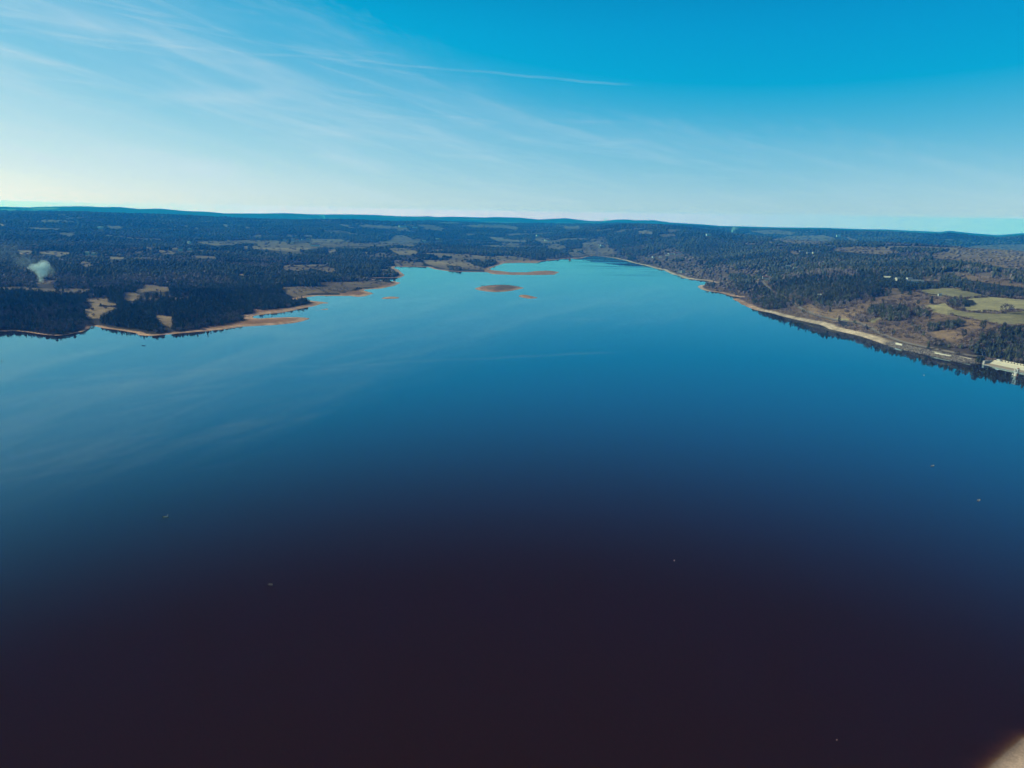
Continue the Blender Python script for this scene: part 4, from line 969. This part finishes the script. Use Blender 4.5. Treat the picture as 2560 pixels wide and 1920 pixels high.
# ------------------------------------------------------------------ rocks of the bank protection
ps = np.array([at(x, y)[:2] for x, y in dense(Ff([(300, 1100), (430, 1143), (600, 1185), (850, 1235), (1000, 1270), (1200, 1312), (1400, 1348), (1560, 1362), (1640, 1366)]), 5)])
L = np.concatenate([[0], np.cumsum(np.linalg.norm(np.diff(ps, axis=0), axis=1))])
nk = 4200; s = rng.random(nk) * L[-1]
rx = np.interp(s, L, ps[:, 0]); ry = np.interp(s, L, ps[:, 1])
off = rng.uniform(-4, 13, nk)
rx += dmn[0] * off + rng.normal(0, 1, nk); ry += dmn[1] * off + rng.normal(0, 1, nk)
Rv, Rt = t_blob(999); Rv = Rv - np.array([0, 0, .5])
sz = rng.uniform(.5, 1.6, nk); rz = grid(GZ, rx, ry); ok = rz > -.4
rx, ry, rz, sz = rx[ok], ry[ok], rz[ok], sz[ok]
rot = rng.random(len(rx)) * 6.28; co, si = np.cos(rot)[:, None], np.sin(rot)[:, None]
X = (Rv[None, :, 0] * co - Rv[None, :, 1] * si) * sz[:, None] * 1.6 + rx[:, None]; Y = (Rv[None, :, 0] * si + Rv[None, :, 1] * co) * sz[:, None] + ry[:, None]; Z = Rv[None, :, 2] * sz[:, None] + rz[:, None] + .1
V = np.stack([X, Y, Z], -1).reshape(-1, 3); T = (Rt[None] + (np.arange(len(rx)) * len(Rv))[:, None, None]).reshape(-1, 3)
tag(link('shore_rubble', raw_mesh('shore_rubble', V, T, M_ROCK, np.repeat(np.array([[.30, .25, .22]]) * rng.uniform(.25, 1.5, (len(rx), 1)), len(Rv), 0))), 'grey rubble of rocks lining the bank before the dam', None, None, 'stuff')
# ------------------------------------------------------------------ dam
du3 = np.array([du[0], du[1], 0.0]); dn3 = np.array([dmn[0], dmn[1], 0.0]); up = np.array([0, 0, 1.0])
dam = empty('dam', (DAM_A[0], DAM_A[1], 0.0))
tag(dam, 'long cream coloured dam wall with a slatted parapet at the lake edge', 'dam')
LEN = 430.0
def loc3(s, nrm, z): return du3 * s + dn3 * nrm + up * z
def strip(name, prof, mat, s0=0.0, s1=LEN, n=1):
    w = MB()
    for i in range(n):
        a = s0 + (s1 - s0) * i / n; b = s0 + (s1 - s0) * (i + 1) / n - (0.12 if n > 1 else 0)
        w.sweep([dn3 * p + up * z for p, z in prof], du3 * a, du3 * b)
    return w.build(name, mat, dam)
strip('toe', [(-1.6, -6), (-.4, .35), (.9, .45), (.9, -6)], M_CONC3)
strip('weathered_band', [(.6, .32), (6.0, 1.75), (7.5, 1.75), (7.5, -2)], M_CONC2, n=44)
strip('facing', [(5.98, 1.72), (14.6, 3.95), (15.5, 3.95), (15.5, -2), (6.3, -2)], M_CONC, n=44)
strip('joint_line', [(14.55, 3.8), (14.55, 4.1), (16.4, 4.1), (16.4, 3.8)], M_CONC2)
strip('crest_kerb', [(14.9, 4.1), (14.9, 4.75), (15.8, 4.75), (15.8, 4.1)], M_CONC)
strip('crest_road', [(15.8, 3.0), (15.8, 4.45), (19.6, 4.45), (23, 0), (15.8, 0)], M_ASPH)
w = MB()
q = 0.0
while q < LEN:
    c = loc3(q + 1.2, 19.7, 4.95); w.box(c, (2.2, .35, 1.1), math.atan2(du[1], du[0])); q += 3.6
w.build('parapet_blocks', M_CONC, dam)
w = MB(); w.sweep([dn3 * 19.45 + up * 5.5, dn3 * 19.45 + up * 5.72, dn3 * 19.95 + up * 5.72, dn3 * 19.95 + up * 5.5], du3 * 0, du3 * LEN); w.build('coping', M_CREAM, dam)
w = MB(); w.box(loc3(-1.3, 9.5, 1.2), (2.6, 17, 6.2), math.atan2(du[1], du[0]), (.9, .9)); w.build('abutment', M_CONC3, dam)

# ------------------------------------------------------------------ intake tower in the water
TB = unproj(2539.5, 940.5)
rzd = math.atan2(du[1], du[0])
tw_ = empty('intake_tower', (TB[0], TB[1], 0), rzd)
tag(tw_, 'round concrete intake tower with a small gantry house standing in the water by the dam', 'tower')
w = MB(); w.tube((0, 0, -6), (0, 0, 3.6), 1.8, 1.8, 28); w.build('shaft', M_CREAM, tw_)
w = MB(); w.tube((0, 0, -1), (0, 0, .5), 2.15, 2.15, 28); w.build('footing_ring', M_CONC2, tw_)
w = MB(); w.tube((0, 0, 3.6), (0, 0, 4.0), 2.25, 2.25, 24); w.build('deck', M_WHITE, tw_)
w = MB(); w.box((1.45, .1, 1.9), (1.0, 1.9, 3.0)); w.build('red_side_block', M_RED, tw_)  # red block on the right side of the shaft
for sx_, sy_ in ((-1, -1), (1, -1), (1, 1), (-1, 1)):
    w = MB(); w.box((sx_ * 1.7, sy_ * 1.3, 6.0), (.35, .35, 4.1)); w.build('leg', M_WHITE, tw_)
w = MB(); w.box((.1, .6, 5.6), (1.9, 1.4, 3.2)); hs = w.build('hoist_housing', M_METAL, tw_)
w = MB(); w.box((-.1, -.14, 5.4), (.7, .08, 1.9)); w.build('door', M_DARK, hs)
w = MB(); w.box((0, 0, 8.15), (4.2, 3.4, .3)); rf = w.build('roof', M_CREAM, tw_)
w = MB(); w.tube((-.9, 0, 8.3), (-.9, 0, 9.0), .75, .35, 12); w.build('vent_cap', M_WHITE, rf)
w = MB(); w.box((1.2, 0, 8.7), (1.3, 1.5, .7), 0, (.7, .7)); w.build('hatch', M_RED, rf)
w = MB(); w.box((-2.9, 0, 1.0), (2.2, 1.2, .5)); w.tube((-3.7, 0, 1.2), (-3.7, 0, 2.2), .35, .35, 10); w.build('landing', M_WHITE, tw_)
w = MB()
for k in range(9): w.box((-2.0, -1.0, .6 + k * .45), (.1, .6, .08))
w.tube((-2.0, -.7, 0), (-2.0, -.7, 4.4), .05); w.tube((-2.0, -1.3, 0), (-2.0, -1.3, 4.4), .05); w.build('ladder', M_METAL, tw_)
w = MB(); w.box((0, 6.5, 3.9), (1.3, 11, .25)); w.build('footbridge', M_CONC3, tw_)

# ------------------------------------------------------------------ poles, lamp, car, slabs
def pole(px, py, h, label, cat='pole', arm=True, name='utility_pole', mat=None):
    p = at(px, py); e = empty(name, tuple(p), .4)
    w = MB(); w.tube((0, 0, -.5), (0, 0, h), .17, .10, 8); w.build('mast', mat or M_TIMB, e)
    if arm:
        w = MB(); w.box((0, 0, h - .5), (2.4, .14, .14)); a_ = w.build('crossarm', mat or M_TIMB, e)
        for x in (-1.0, 0, 1.0):
            w = MB(); w.tube((x, 0, h - .43), (x, 0, h - .1), .07, .05, 6); w.build('insulator', M_WHITE, a_)
    return tag(e, label, cat, None)
x, y = Ff([(1578, 1025)])[0]; pole(x, y, 9, 'left pole of the three grey poles beside the wood above the dam')
x, y = Ff([(1594, 1028)])[0]; pole(x, y, 9.5, 'middle pole of the three grey poles beside the wood above the dam')
x, y = Ff([(1612, 1030)])[0]; pole(x, y, 9, 'right pole of the three grey poles beside the wood above the dam')
x, y = Ff([(1186, 905)])[0]; pole(x, y, 11, 'left pole of the pair in front of the long wood')
x, y = Ff([(1198, 905)])[0]; pole(x, y, 11, 'right pole of the pair in front of the long wood')
x, y = Ff([(1462, 398)])[0]; pole(x, y, 8, 'tall thin pole at the back edge of the upper green field')
p = at(*Ff([(1627, 1300)])[0]); e = empty('street_lamp', tuple(p), rzd + .6)
w = MB(); w.tube((0, 0, -.3), (0, 0, 7.5), .11, .07, 8); w.build('mast', M_METAL, e)
w = MB(); w.tube((0, 0, 7.4), (1.2, 0, 7.8), .05, .05, 6); w.build('arm', M_METAL, e)
w = MB(); w.box((1.4, 0, 7.78), (.7, .28, .14), 0, (.8, .8)); w.build('lamp_head', M_WHITE, e)
tag(e, 'thin grey lamp post where the road reaches the dam', 'street lamp')
# the pale vehicle at the start of the dam
cp = np.array([DAM_A[0], DAM_A[1], 0]) + loc3(4.0, 17.6, 4.47)
car = empty('parked_van', tuple(cp), rzd)
w = MB(); w.box((0, 0, .85), (4.3, 1.8, .9)); w.box((-.35, 0, 1.55), (3.3, 1.7, .55), 0, (.86, .86)); w.build('body', M_WHITE, car, .08)
w = MB(); w.box((-.35, 0, 1.52), (3.0, 1.74, .34), 0, (.93, .97)); w.build('window_band', M_GLASS, car)
for sx_ in (-1.35, 1.35):
    for sy_ in (-.82, .82):
        w = MB(); w.tube((sx_, sy_ - .1, .34), (sx_, sy_ + .1, .34), .34, .34, 16); w.build('wheel', M_DARK, car)
for sy_ in (-.6, .6):
    w = MB(); w.box((2.16, sy_, .95), (.05, .3, .16)); w.build('headlight', M_METAL, car)
tag(car, 'small white van parked at the start of the dam road', 'van')
# pale slabs and walls by the lakeside road
def slab(name, px, py, dims, rz, mat, label, cat, lift=.4):
    p = at(px, py); e = empty(name, (p[0], p[1], p[2]), rz)
    w = MB(); w.box((0, 0, dims[2] / 2 - .2), dims, 0, (.97, .9)); w.build('block', mat, e, .05)
    w = MB(); w.box((0, 0, dims[2] - .1), (dims[0] * 1.02, dims[1] * .6, .18)); w.build('cap', M_CONC, e)
    return tag(e, label, cat)
x, y = Ff([(485, 1122)])[0]; slab('concrete_wall', x, y, (12, 1.6, 2.4), rzd - .1, M_CREAM, 'long cream concrete block between road and water', 'wall')
x, y = Ff([(1090, 1262)])[0]; slab('retaining_wall', x, y, (22, 1.8, 1.3), rzd + .05, M_CREAM, 'pale retaining wall above the rubble left of the dam', 'wall')
x, y = Ff([(1000, 1238)])[0]; slab('retaining_wall', x, y, (9, 1.6, 1.8), rzd + .5, M_TIMB, 'dark stepped wall at the left end of the pale retaining wall', 'wall')
x, y = Ff([(1400, 1300)])[0]; slab('guard_wall', x, y, (16, .8, .8), rzd, M_CONC2, 'low grey guard wall beside the road just left of the dam', 'wall')

# ------------------------------------------------------------------ houses
def house(px, py, L, W, Hh, wall, roof, label, cat='house', rz=None, group=None, annex=False):
    p = at(px, py); e = empty('house' if cat == 'house' else cat, (p[0], p[1], p[2]), random.uniform(-.5, .5) if rz is None else rz)
    w = MB(); w.box((0, 0, Hh / 2 - .6), (L, W, Hh + 1.2))
    rh = W * .32
    w.add([(-L / 2, -W / 2, Hh), (-L / 2, W / 2, Hh), (-L / 2, 0, Hh + rh), (L / 2, -W / 2, Hh), (L / 2, W / 2, Hh), (L / 2, 0, Hh + rh)], [(0, 2, 1), (3, 4, 5), (0, 1, 4, 3)])
    w.build('wall', wall, e)
    w = MB(); o = .45; t = .25
    for sgn in (-1, 1):
        a = (-L / 2 - o, sgn * (W / 2 + o), Hh - o * .6); b = (-L / 2 - o, 0, Hh + rh + .05)
        V = [a, b, (L / 2 + o, 0, b[2]), (L / 2 + o, a[1], a[2])]
        V = V + [(v[0], v[1], v[2] + t) for v in V]
        w.add(V, [(0, 1, 2, 3), (4, 7, 6, 5), (0, 4, 5, 1), (1, 5, 6, 2), (2, 6, 7, 3), (3, 7, 4, 0)])
    r = w.build('roof', roof, e)
    w = MB(); w.box((L * .3, .4, Hh + rh + .35), (.8, .6, 1.3)); w.build('chimney', M_STONE, r)
    for i in range(max(2, int(L / 4))):
        w = MB(); w.box((-L / 2 + L * (i + .5) / max(2, int(L / 4)), -W / 2 - .02, Hh * .55), (1.1, .1, 1.3)); w.build('window', M_DARK, e)
    w = MB(); w.box((-L * .12, -W / 2 - .03, 1.0), (1.0, .12, 2.0)); w.build('door', M_TIMB, e)
    if annex:
        w = MB(); w.box((L / 2 + 2, 0, Hh * .3), (4, W * .7, Hh * .6 + .6), 0, (.95, .9)); w.build('annex', wall, e)
    tag(e, label, cat, group); return e
for f, p, L_, W2, H2, wl, rf_, lb in HL:
    x, y = hs_(f, p); house(x, y, L_, W2, H2, wl, rf_, lb)

# ------------------------------------------------------------------ small craft and floats on the lake
def hull(w, L_, W2, h, z0=-.12, n=12):
    V = []; F_ = []
    secs = []
    for i in range(n + 1):
        t = i / n; bw = W2 / 2 * (min(1, (1 - t) * 2.2) ** .6 if t > .5 else 1 - .12 * (1 - 2 * t)); bw = max(bw, .02); sh = h + .12 * max(0, t - .5) * 2
        x = -L_ / 2 + L_ * t; secs.append([(x, -bw, z0 + sh), (x, -bw * .72, z0), (x, bw * .72, z0), (x, bw, z0 + sh), (x, bw * .86, z0 + sh), (x, bw * .6, z0 + .08), (x, -bw * .6, z0 + .08), (x, -bw * .86, z0 + sh)])
    for s_ in secs: V += s_
    for i in range(n):
        for k in range(8): F_.append((i * 8 + k, i * 8 + (k + 1) % 8, (i + 1) * 8 + (k + 1) % 8, (i + 1) * 8 + k))
    F_ += [tuple(range(8))[::-1], tuple(n * 8 + k for k in range(8))]
    return w.add(V, F_)
def boat(px, py, L_, W2, mat, rz, label, cat='boat', mast=0, cabin=False):
    p = unproj(px, py); e = empty('rowing_boat' if not cabin else 'motor_boat', (p[0], p[1], 0), rz)
    hull(MB(), 1, 1, 1); w = hull(MB(), L_, W2, .5); w.build('hull', mat, e)
    for t in (-.2, .18):
        w = MB(); w.box((L_ * t, 0, .24), (.28, W2 * .8, .06)); w.build('seat', M_TIMB, e)
    w = MB(); w.box((-L_ / 2 - .12, 0, .35), (.22, .25, .75), 0, (.8, .8)); w.build('outboard_motor', M_DARK, e)
    if mast:
        w = MB(); w.tube((L_ * .1, 0, .1), (L_ * .1, 0, mast), .05, .04, 8); w.build('mast', M_WHITE, e)
    return tag(e, label, cat)
boat(413.5, 1293, 2.2, .9, M_CREAM, .25, 'small pale boat alone on the dark left middle of the lake', mast=0)
boat(676.5, 1462, 2.0, .9, M_TIMB, -.2, 'little grey open boat on the dark lower left water')
boat(2447.5, 1251, 1.9, 1.2, M_WHITE, .5, 'bright white dinghy with dark inside on the right water')
boat(2332, 1165, 2.4, 1.0, M_WHITE, .3, 'small white boat above and left of the bright dinghy')
boat(359, 864.5, 4.2, 1.5, M_DARK, .05, 'dark boat just off the left beach')
def buoy(px, py, r, h, mat, label, top=True):
    p = unproj(px, py); e = empty('buoy', (p[0], p[1], 0))
    w = MB(); w.tube((0, 0, -.25), (0, 0, .05), r * .6, r, 14); w.tube((0, 0, .05), (0, 0, .3), r, r * .5, 14); w.build('float', mat, e)
    if top: w = MB(); w.tube((0, 0, .25), (0, 0, h), .06, .05, 8); w.box((0, 0, h), (.25, .25, .2)); w.build('pole', M_WHITE, e)
    return tag(e, label, 'buoy')
buoy(419.5, 1291.5, .2, .9, M_CREAM, 'upright marker float just right of the pale boat')
buoy(1685.8, 1401.5, .22, .6, M_CREAM, 'tiny white buoy alone in the black lower middle of the lake', False)
buoy(2092, 1850, .10, .4, M_CREAM, 'tiny pale float near the lower right beach', False)
buoy(2310, 938.5, .6, .9, M_WHITE, 'small pale buoy in blue water off the rubble bank')
buoy(5, 903, .7, 1.2, M_DARK, 'dark marker at the left edge of the lake')

# ------------------------------------------------------------------ smoke
def smoke_mat(name, blobs, dens_, col=(.86, .96, 1, 1)):
    mt, nt, out = new_mat(name)
    tc_ = nd(nt, 'ShaderNodeTexCoord')
    nz = nd(nt, 'ShaderNodeTexNoise', ins={'Scale': 4.5, 'Detail': 4.0, 'Roughness': .6}); nt.links.new(tc_.outputs['Object'], nz.inputs['Vector'])
    sub = nd(nt, 'ShaderNodeVectorMath', operation='SUBTRACT'); nt.links.new(nz.outputs['Color'], sub.inputs[0]); sub.inputs[1].default_value = (.5, .5, .5)
    wb = nd(nt, 'ShaderNodeVectorMath', operation='SCALE'); nt.links.new(sub.outputs[0], wb.inputs[0]); wb.inputs['Scale'].default_value = .35
    ad_ = nd(nt, 'ShaderNodeVectorMath', operation='ADD'); nt.links.new(tc_.outputs['Object'], ad_.inputs[0]); nt.links.new(wb.outputs[0], ad_.inputs[1])
    tot = None
    for c, r, a in blobs:
        mp_ = nd(nt, 'ShaderNodeMapping'); mp_.vector_type = 'POINT'
        mp_.inputs['Location'].default_value = [-c[i] / r[i] for i in range(3)]; mp_.inputs['Scale'].default_value = [1 / q_ for q_ in r]
        nt.links.new(ad_.outputs[0], mp_.inputs[0])
        ln = nd(nt, 'ShaderNodeVectorMath', operation='LENGTH'); nt.links.new(mp_.outputs[0], ln.inputs[0])
        mr = nd(nt, 'ShaderNodeMapRange', ins={'From Min': 1.0, 'From Max': .1, 'To Min': 0.0, 'To Max': a}, interpolation_type='SMOOTHSTEP'); nt.links.new(ln.outputs['Value'], mr.inputs[0])
        tot = mr.outputs[0] if tot is None else mth(nt, 'ADD', tot, mr.outputs[0])
    nm = nd(nt, 'ShaderNodeMapRange', ins={'From Min': .32, 'From Max': .7, 'To Min': .1, 'To Max': 1.6}); nt.links.new(nz.outputs[0], nm.inputs[0])
    tot = mth(nt, 'MULTIPLY', tot, nm.outputs[0])
    pv = nd(nt, 'ShaderNodeVolumePrincipled'); pv.inputs['Color'].default_value = col; pv.inputs['Anisotropy'].default_value = 0
    nt.links.new(mth(nt, 'MULTIPLY', tot, dens_), pv.inputs['Density']); nt.links.new(pv.outputs[0], out.inputs['Volume'])
    return mt
def plume(px, py, size, blobs, dens_, label, lift=0, z=None):
    """size = metres of one local unit; local x right, z up"""
    p = at(px, py)
    r = math.atan2(p[1], p[0]) - PI / 2
    w = MB(); lo = [min(c[i] - q_[i] * 1.1 for c, q_, a in blobs) for i in range(3)]; hi = [max(c[i] + q_[i] * 1.1 for c, q_, a in blobs) for i in range(3)]
    w.box(tuple((a + b) / 2 for a, b in zip(lo, hi)), tuple(b - a for a, b in zip(lo, hi)))
    o = w.build('smoke_plume', smoke_mat('smoke', blobs, dens_)); o.location = (p[0], p[1], p[2] + lift); o.rotation_euler = (0, 0, r); o.scale = (size,) * 3
    return tag(o, label, 'smoke', None, 'stuff')
SMOKES = [
    (103, 708, 30, [((0, 0, .25), (.22, .22, .55), .5), ((.12, 0, .75), (.45, .4, .45), 1.0), ((.28, 0, 1.1), (.45, .4, .5), 1.3), ((-.15, 0, 1.05), (.55, .4, .3), 1.1), ((-.7, .3, 1.4), (1.0, .6, .6), .02), ((-1.5, .6, 2.1), (1.5, .8, .9), .007), ((.62, 0, .8), (.4, .35, .5), .05)], .6, 'white smoke puff drifting left from a clearing in the left forest'),
]
for a_ in SMOKES: plume(*a_)
for px_, py_, sz_, lb in ((811, 547, 60, 'far thin white smoke below the left skyline'), (1830, 583, 42, 'thin smoke rising on the far hill to the right'), (1512, 556, 70, 'faint far smoke on the skyline in the middle')):
    plume(px_, py_, sz_, [((0, 0, .35), (.28, .3, .6), 1.0), ((-.15 if px_ < 1000 else .25, 0, .9), (.5, .4, .7), .35), ((-1.0 if px_ < 1000 else .5, 0, 1.0), (1.1, .5, .5), .16)], .10 * 60 / sz_, lb)

# ------------------------------------------------------------------ sky, sun
SUN_AZ, SUN_EL = -72.0, 27.0
world = bpy.data.worlds.new('World'); SCN.world = world; world.use_nodes = True
nt = world.node_tree; nt.nodes.clear()
out = nt.nodes.new('ShaderNodeOutputWorld'); bg = nt.nodes.new('ShaderNodeBackground'); bg.inputs[1].default_value = .1
sky = nt.nodes.new('ShaderNodeTexSky'); sky.sky_type = 'NISHITA'; sky.sun_disc = False; sky.sun_elevation = R_(SUN_EL); sky.sun_rotation = R_(SUN_AZ); sky.altitude = 1000; sky.dust_density = .6
tc0 = nt.nodes.new('ShaderNodeTexCoord'); s0 = nt.nodes.new('ShaderNodeSeparateXYZ'); c00 = nt.nodes.new('ShaderNodeCombineXYZ'); nt.links.new(tc0.outputs['Generated'], s0.inputs[0])
nt.links.new(s0.outputs[0], c00.inputs[0]); nt.links.new(s0.outputs[1], c00.inputs[1]); nt.links.new(mth(nt, 'MAXIMUM', s0.outputs[2], .014), c00.inputs[2]); nt.links.new(c00.outputs[0], sky.inputs[0])
sep = nt.nodes.new('ShaderNodeSeparateColor'); nt.links.new(sky.outputs[0], sep.inputs[0])
def ch(o_, a, g, off=0.0, mn=0.0):
    v = mth(nt, 'MULTIPLY', o_, .1); v = mth(nt, 'ADD', v, -off); v = mth(nt, 'MAXIMUM', v, mn)
    v = mth(nt, 'POWER', v, g); return mth(nt, 'MULTIPLY', v, a * 10)
cr = ch(sep.outputs[0], 1.16, 1.0, .23, .001); cg = ch(sep.outputs[1], .865, .80); cb = ch(sep.outputs[2], .80, .34)
tcw = nt.nodes.new('ShaderNodeTexCoord'); sx = nt.nodes.new('ShaderNodeSeparateXYZ'); nt.links.new(tcw.outputs['Generated'], sx.inputs[0])
azn = mth(nt, 'MULTIPLY', mth(nt, 'ARCTAN2', sx.outputs[0], sx.outputs[1]), 57.29578)
eln = mth(nt, 'MULTIPLY', mth(nt, 'ARCSINE', mth(nt, 'MINIMUM', mth(nt, 'MAXIMUM', sx.outputs[2], -1), 1)), 57.29578)
def mrange(v, a, b, c, d, smooth=True):
    n_ = nt.nodes.new('ShaderNodeMapRange'); n_.interpolation_type = 'SMOOTHSTEP' if smooth else 'LINEAR'
    nt.links.new(v, n_.inputs[0]); n_.inputs[1].default_value = a; n_.inputs[2].default_value = b; n_.inputs[3].default_value = c; n_.inputs[4].default_value = d; return n_.outputs[0]
def noise2(sxx, syy, rot, det, seed, dist=0.0, rough=.55):
    """noise over (azimuth, elevation): stretched along a direction"""
    co, si = math.cos(R_(rot)), math.sin(R_(rot))
    a = mth(nt, 'ADD', mth(nt, 'MULTIPLY', azn, co), mth(nt, 'MULTIPLY', eln, si)); b = mth(nt, 'ADD', mth(nt, 'MULTIPLY', azn, -si), mth(nt, 'MULTIPLY', eln, co))
    cb_ = nt.nodes.new('ShaderNodeCombineXYZ'); nt.links.new(mth(nt, 'MULTIPLY', a, sxx), cb_.inputs[0]); nt.links.new(mth(nt, 'MULTIPLY', b, syy), cb_.inputs[1]); cb_.inputs[2].default_value = seed
    n_ = nt.nodes.new('ShaderNodeTexNoise'); n_.inputs['Scale'].default_value = 1; n_.inputs['Detail'].default_value = det; n_.inputs['Roughness'].default_value = rough; n_.inputs['Distortion'].default_value = dist
    nt.links.new(cb_.outputs[0], n_.inputs['Vector']); return n_.outputs[0]
# edge of the milky veil: high on the left, coming down to the right
edge_ = mth(nt, 'ADD', mrange(azn, -19, 1, 17.5, 10.5, False), mrange(azn, 1, 37, 0, -4.6, False))
big_ = noise2(.05, .22, -14, 4, 3.1); fine_ = noise2(.07, .75, -14, 6, 8.2, .4); fine2 = noise2(.10, 1.5, -4, 6, 1.7, .5, .6); puff = noise2(.5, 1.2, -25, 5, 5.5, .3)
e2 = mth(nt, 'ADD', edge_, mth(nt, 'MULTIPLY', mth(nt, 'SUBTRACT', puff, .5), 3.2))
below = mth(nt, 'SUBTRACT', e2, eln)
left_ = mrange(azn, -34, -10, 1, 0)
veil = mrange(below, -.3, 3.6, 0, 1)
veil = mth(nt, 'MAXIMUM', veil, mth(nt, 'MULTIPLY', mrange(azn, -24, -15, 1, 0), mrange(eln, 15, 22, 1, .0)))
st = mrange(azn, -40, 38, 1.0, .33, False)
tex = mth(nt, 'ADD', mth(nt, 'MULTIPLY', mrange(big_, .3, .7, .1, .9), .36), mth(nt, 'ADD', mth(nt, 'MULTIPLY', mrange(fine_, .42, .74, 0, 1), .50), mth(nt, 'MULTIPLY', mrange(fine2, .5, .76, 0, 1), .36)))
cl = mth(nt, 'MULTIPLY', mth(nt, 'MULTIPLY', veil, st), mth(nt, 'MULTIPLY', tex, .55))
# contrail and a loose streak above it: great circles between two sky points
def streak(p0, p1, width, amp, seed, a0, a1):
    a = ray(*p0); b = ray(*p1); nn_ = np.cross(a, b); nn_ /= np.linalg.norm(nn_)
    dp = nt.nodes.new('ShaderNodeVectorMath'); dp.operation = 'DOT_PRODUCT'; nt.links.new(tcw.outputs['Generated'], dp.inputs[0]); dp.inputs[1].default_value = nn_
    d_ = mth(nt, 'ABSOLUTE', mth(nt, 'ADD', mth(nt, 'MULTIPLY', dp.outputs['Value'], 57.3), mth(nt, 'MULTIPLY', mth(nt, 'SUBTRACT', noise2(.12, .1, 0, 3, seed), .5), .9)))
    g_ = mrange(d_, 0, width, 1, 0)
    g_ = mth(nt, 'MULTIPLY', g_, mrange(noise2(.22, .8, -8, 5, seed + 2), .3, .65, .35, 1))
    ext = mth(nt, 'MULTIPLY', mrange(azn, a1 - 3, a1, 1, 0), mrange(azn, a0, a0 + 4, 0, 1))
    return mth(nt, 'MULTIPLY', mth(nt, 'MULTIPLY', g_, ext), amp)
azd = lambda p: math.degrees(math.atan2(ray(*p)[0], ray(*p)[1]))
s1 = streak((0, 78), (1560, 210), .15, .13, 11.0, -80, azd((1600, 210)))
s2 = streak((0, 30), (330, 98), .75, .20, 21.0, -80, azd((340, 98)))
s3 = streak((300, 255), (700, 238), .8, .18, 31.0, azd((270, 250)), azd((760, 240)))
s4 = streak((770, 380), (940, 415), 1.0, .25, 41.0, azd((740, 380)), azd((1000, 415)))
s5 = streak((0, 385), (560, 430), 1.1, .30, 51.0, -80, azd((650, 430)))
for s_ in (s1, s2, s3, s4, s5): cl = mth(nt, 'ADD', cl, s_)
cl = mth(nt, 'MULTIPLY', mth(nt, 'MINIMUM', cl, .85), mrange(eln, 15.5, 22, 1, .25))
dk = mrange(eln, 13, 31, 1, .045)
cr, cg, cb = [mth(nt, 'MULTIPLY', q_, dk) for q_ in (cr, cg, cb)]
cmb = nt.nodes.new('ShaderNodeCombineColor')
for i_, c_ in enumerate((cr, cg, cb)): nt.links.new(c_, cmb.inputs[i_])
mxc = nt.nodes.new('ShaderNodeMix'); mxc.data_type = 'RGBA'; nt.links.new(cl, mxc.inputs[0]); nt.links.new(cmb.outputs[0], mxc.inputs[6]); mxc.inputs[7].default_value = (6.4, 7.6, 8.1, 1)
# the sky beyond the blue air: as bright as it must be to show through it
sp2 = nt.nodes.new('ShaderNodeSeparateColor'); nt.links.new(mxc.outputs[2], sp2.inputs[0]); cm2 = nt.nodes.new('ShaderNodeCombineColor')
sinel = mth(nt, 'MAXIMUM', sx.outputs[2], 330 / 21500)
for i_, (k_, A_) in enumerate(((.0464, 0.0), (.0118, 3.8), (.0483, 3.9))):
    T_ = mth(nt, 'EXPONENT', mth(nt, 'DIVIDE', -k_, sinel))
    s_ = mth(nt, 'DIVIDE', mth(nt, 'SUBTRACT', sp2.outputs[i_], mth(nt, 'MULTIPLY', mth(nt, 'SUBTRACT', 1.0, T_), A_)), T_)
    nt.links.new(mth(nt, 'MAXIMUM', s_, 0.0), cm2.inputs[i_])
nt.links.new(cm2.outputs[0], bg.inputs[0]); nt.links.new(bg.outputs[0], out.inputs[0])

sd_ = bpy.data.lights.new('sun', 'SUN'); sd_.energy = 5.0; sd_.angle = R_(.5); sd_.color = (1, .85, .74)
so = bpy.data.objects.new('sun', sd_); COL.objects.link(so)
dv = Vector((math.sin(R_(SUN_AZ)) * math.cos(R_(SUN_EL)), math.cos(R_(SUN_AZ)) * math.cos(R_(SUN_EL)), math.sin(R_(SUN_EL))))
so.rotation_euler = dv.to_track_quat('Z', 'Y').to_euler(); so.location = (-500, 200, 600)

SCN.view_settings.view_transform = 'Standard'; SCN.view_settings.look = 'None'; SCN.view_settings.exposure = 0; SCN.view_settings.gamma = 1
SCN.render.engine = 'CYCLES'
c_ = SCN.cycles; c_.max_bounces = 12; c_.diffuse_bounces = 1; c_.glossy_bounces = 3; c_.transparent_max_bounces = 8; c_.volume_bounces = 10; c_.volume_step_rate = 2.0; c_.volume_max_steps = 256
c_.use_denoising = True
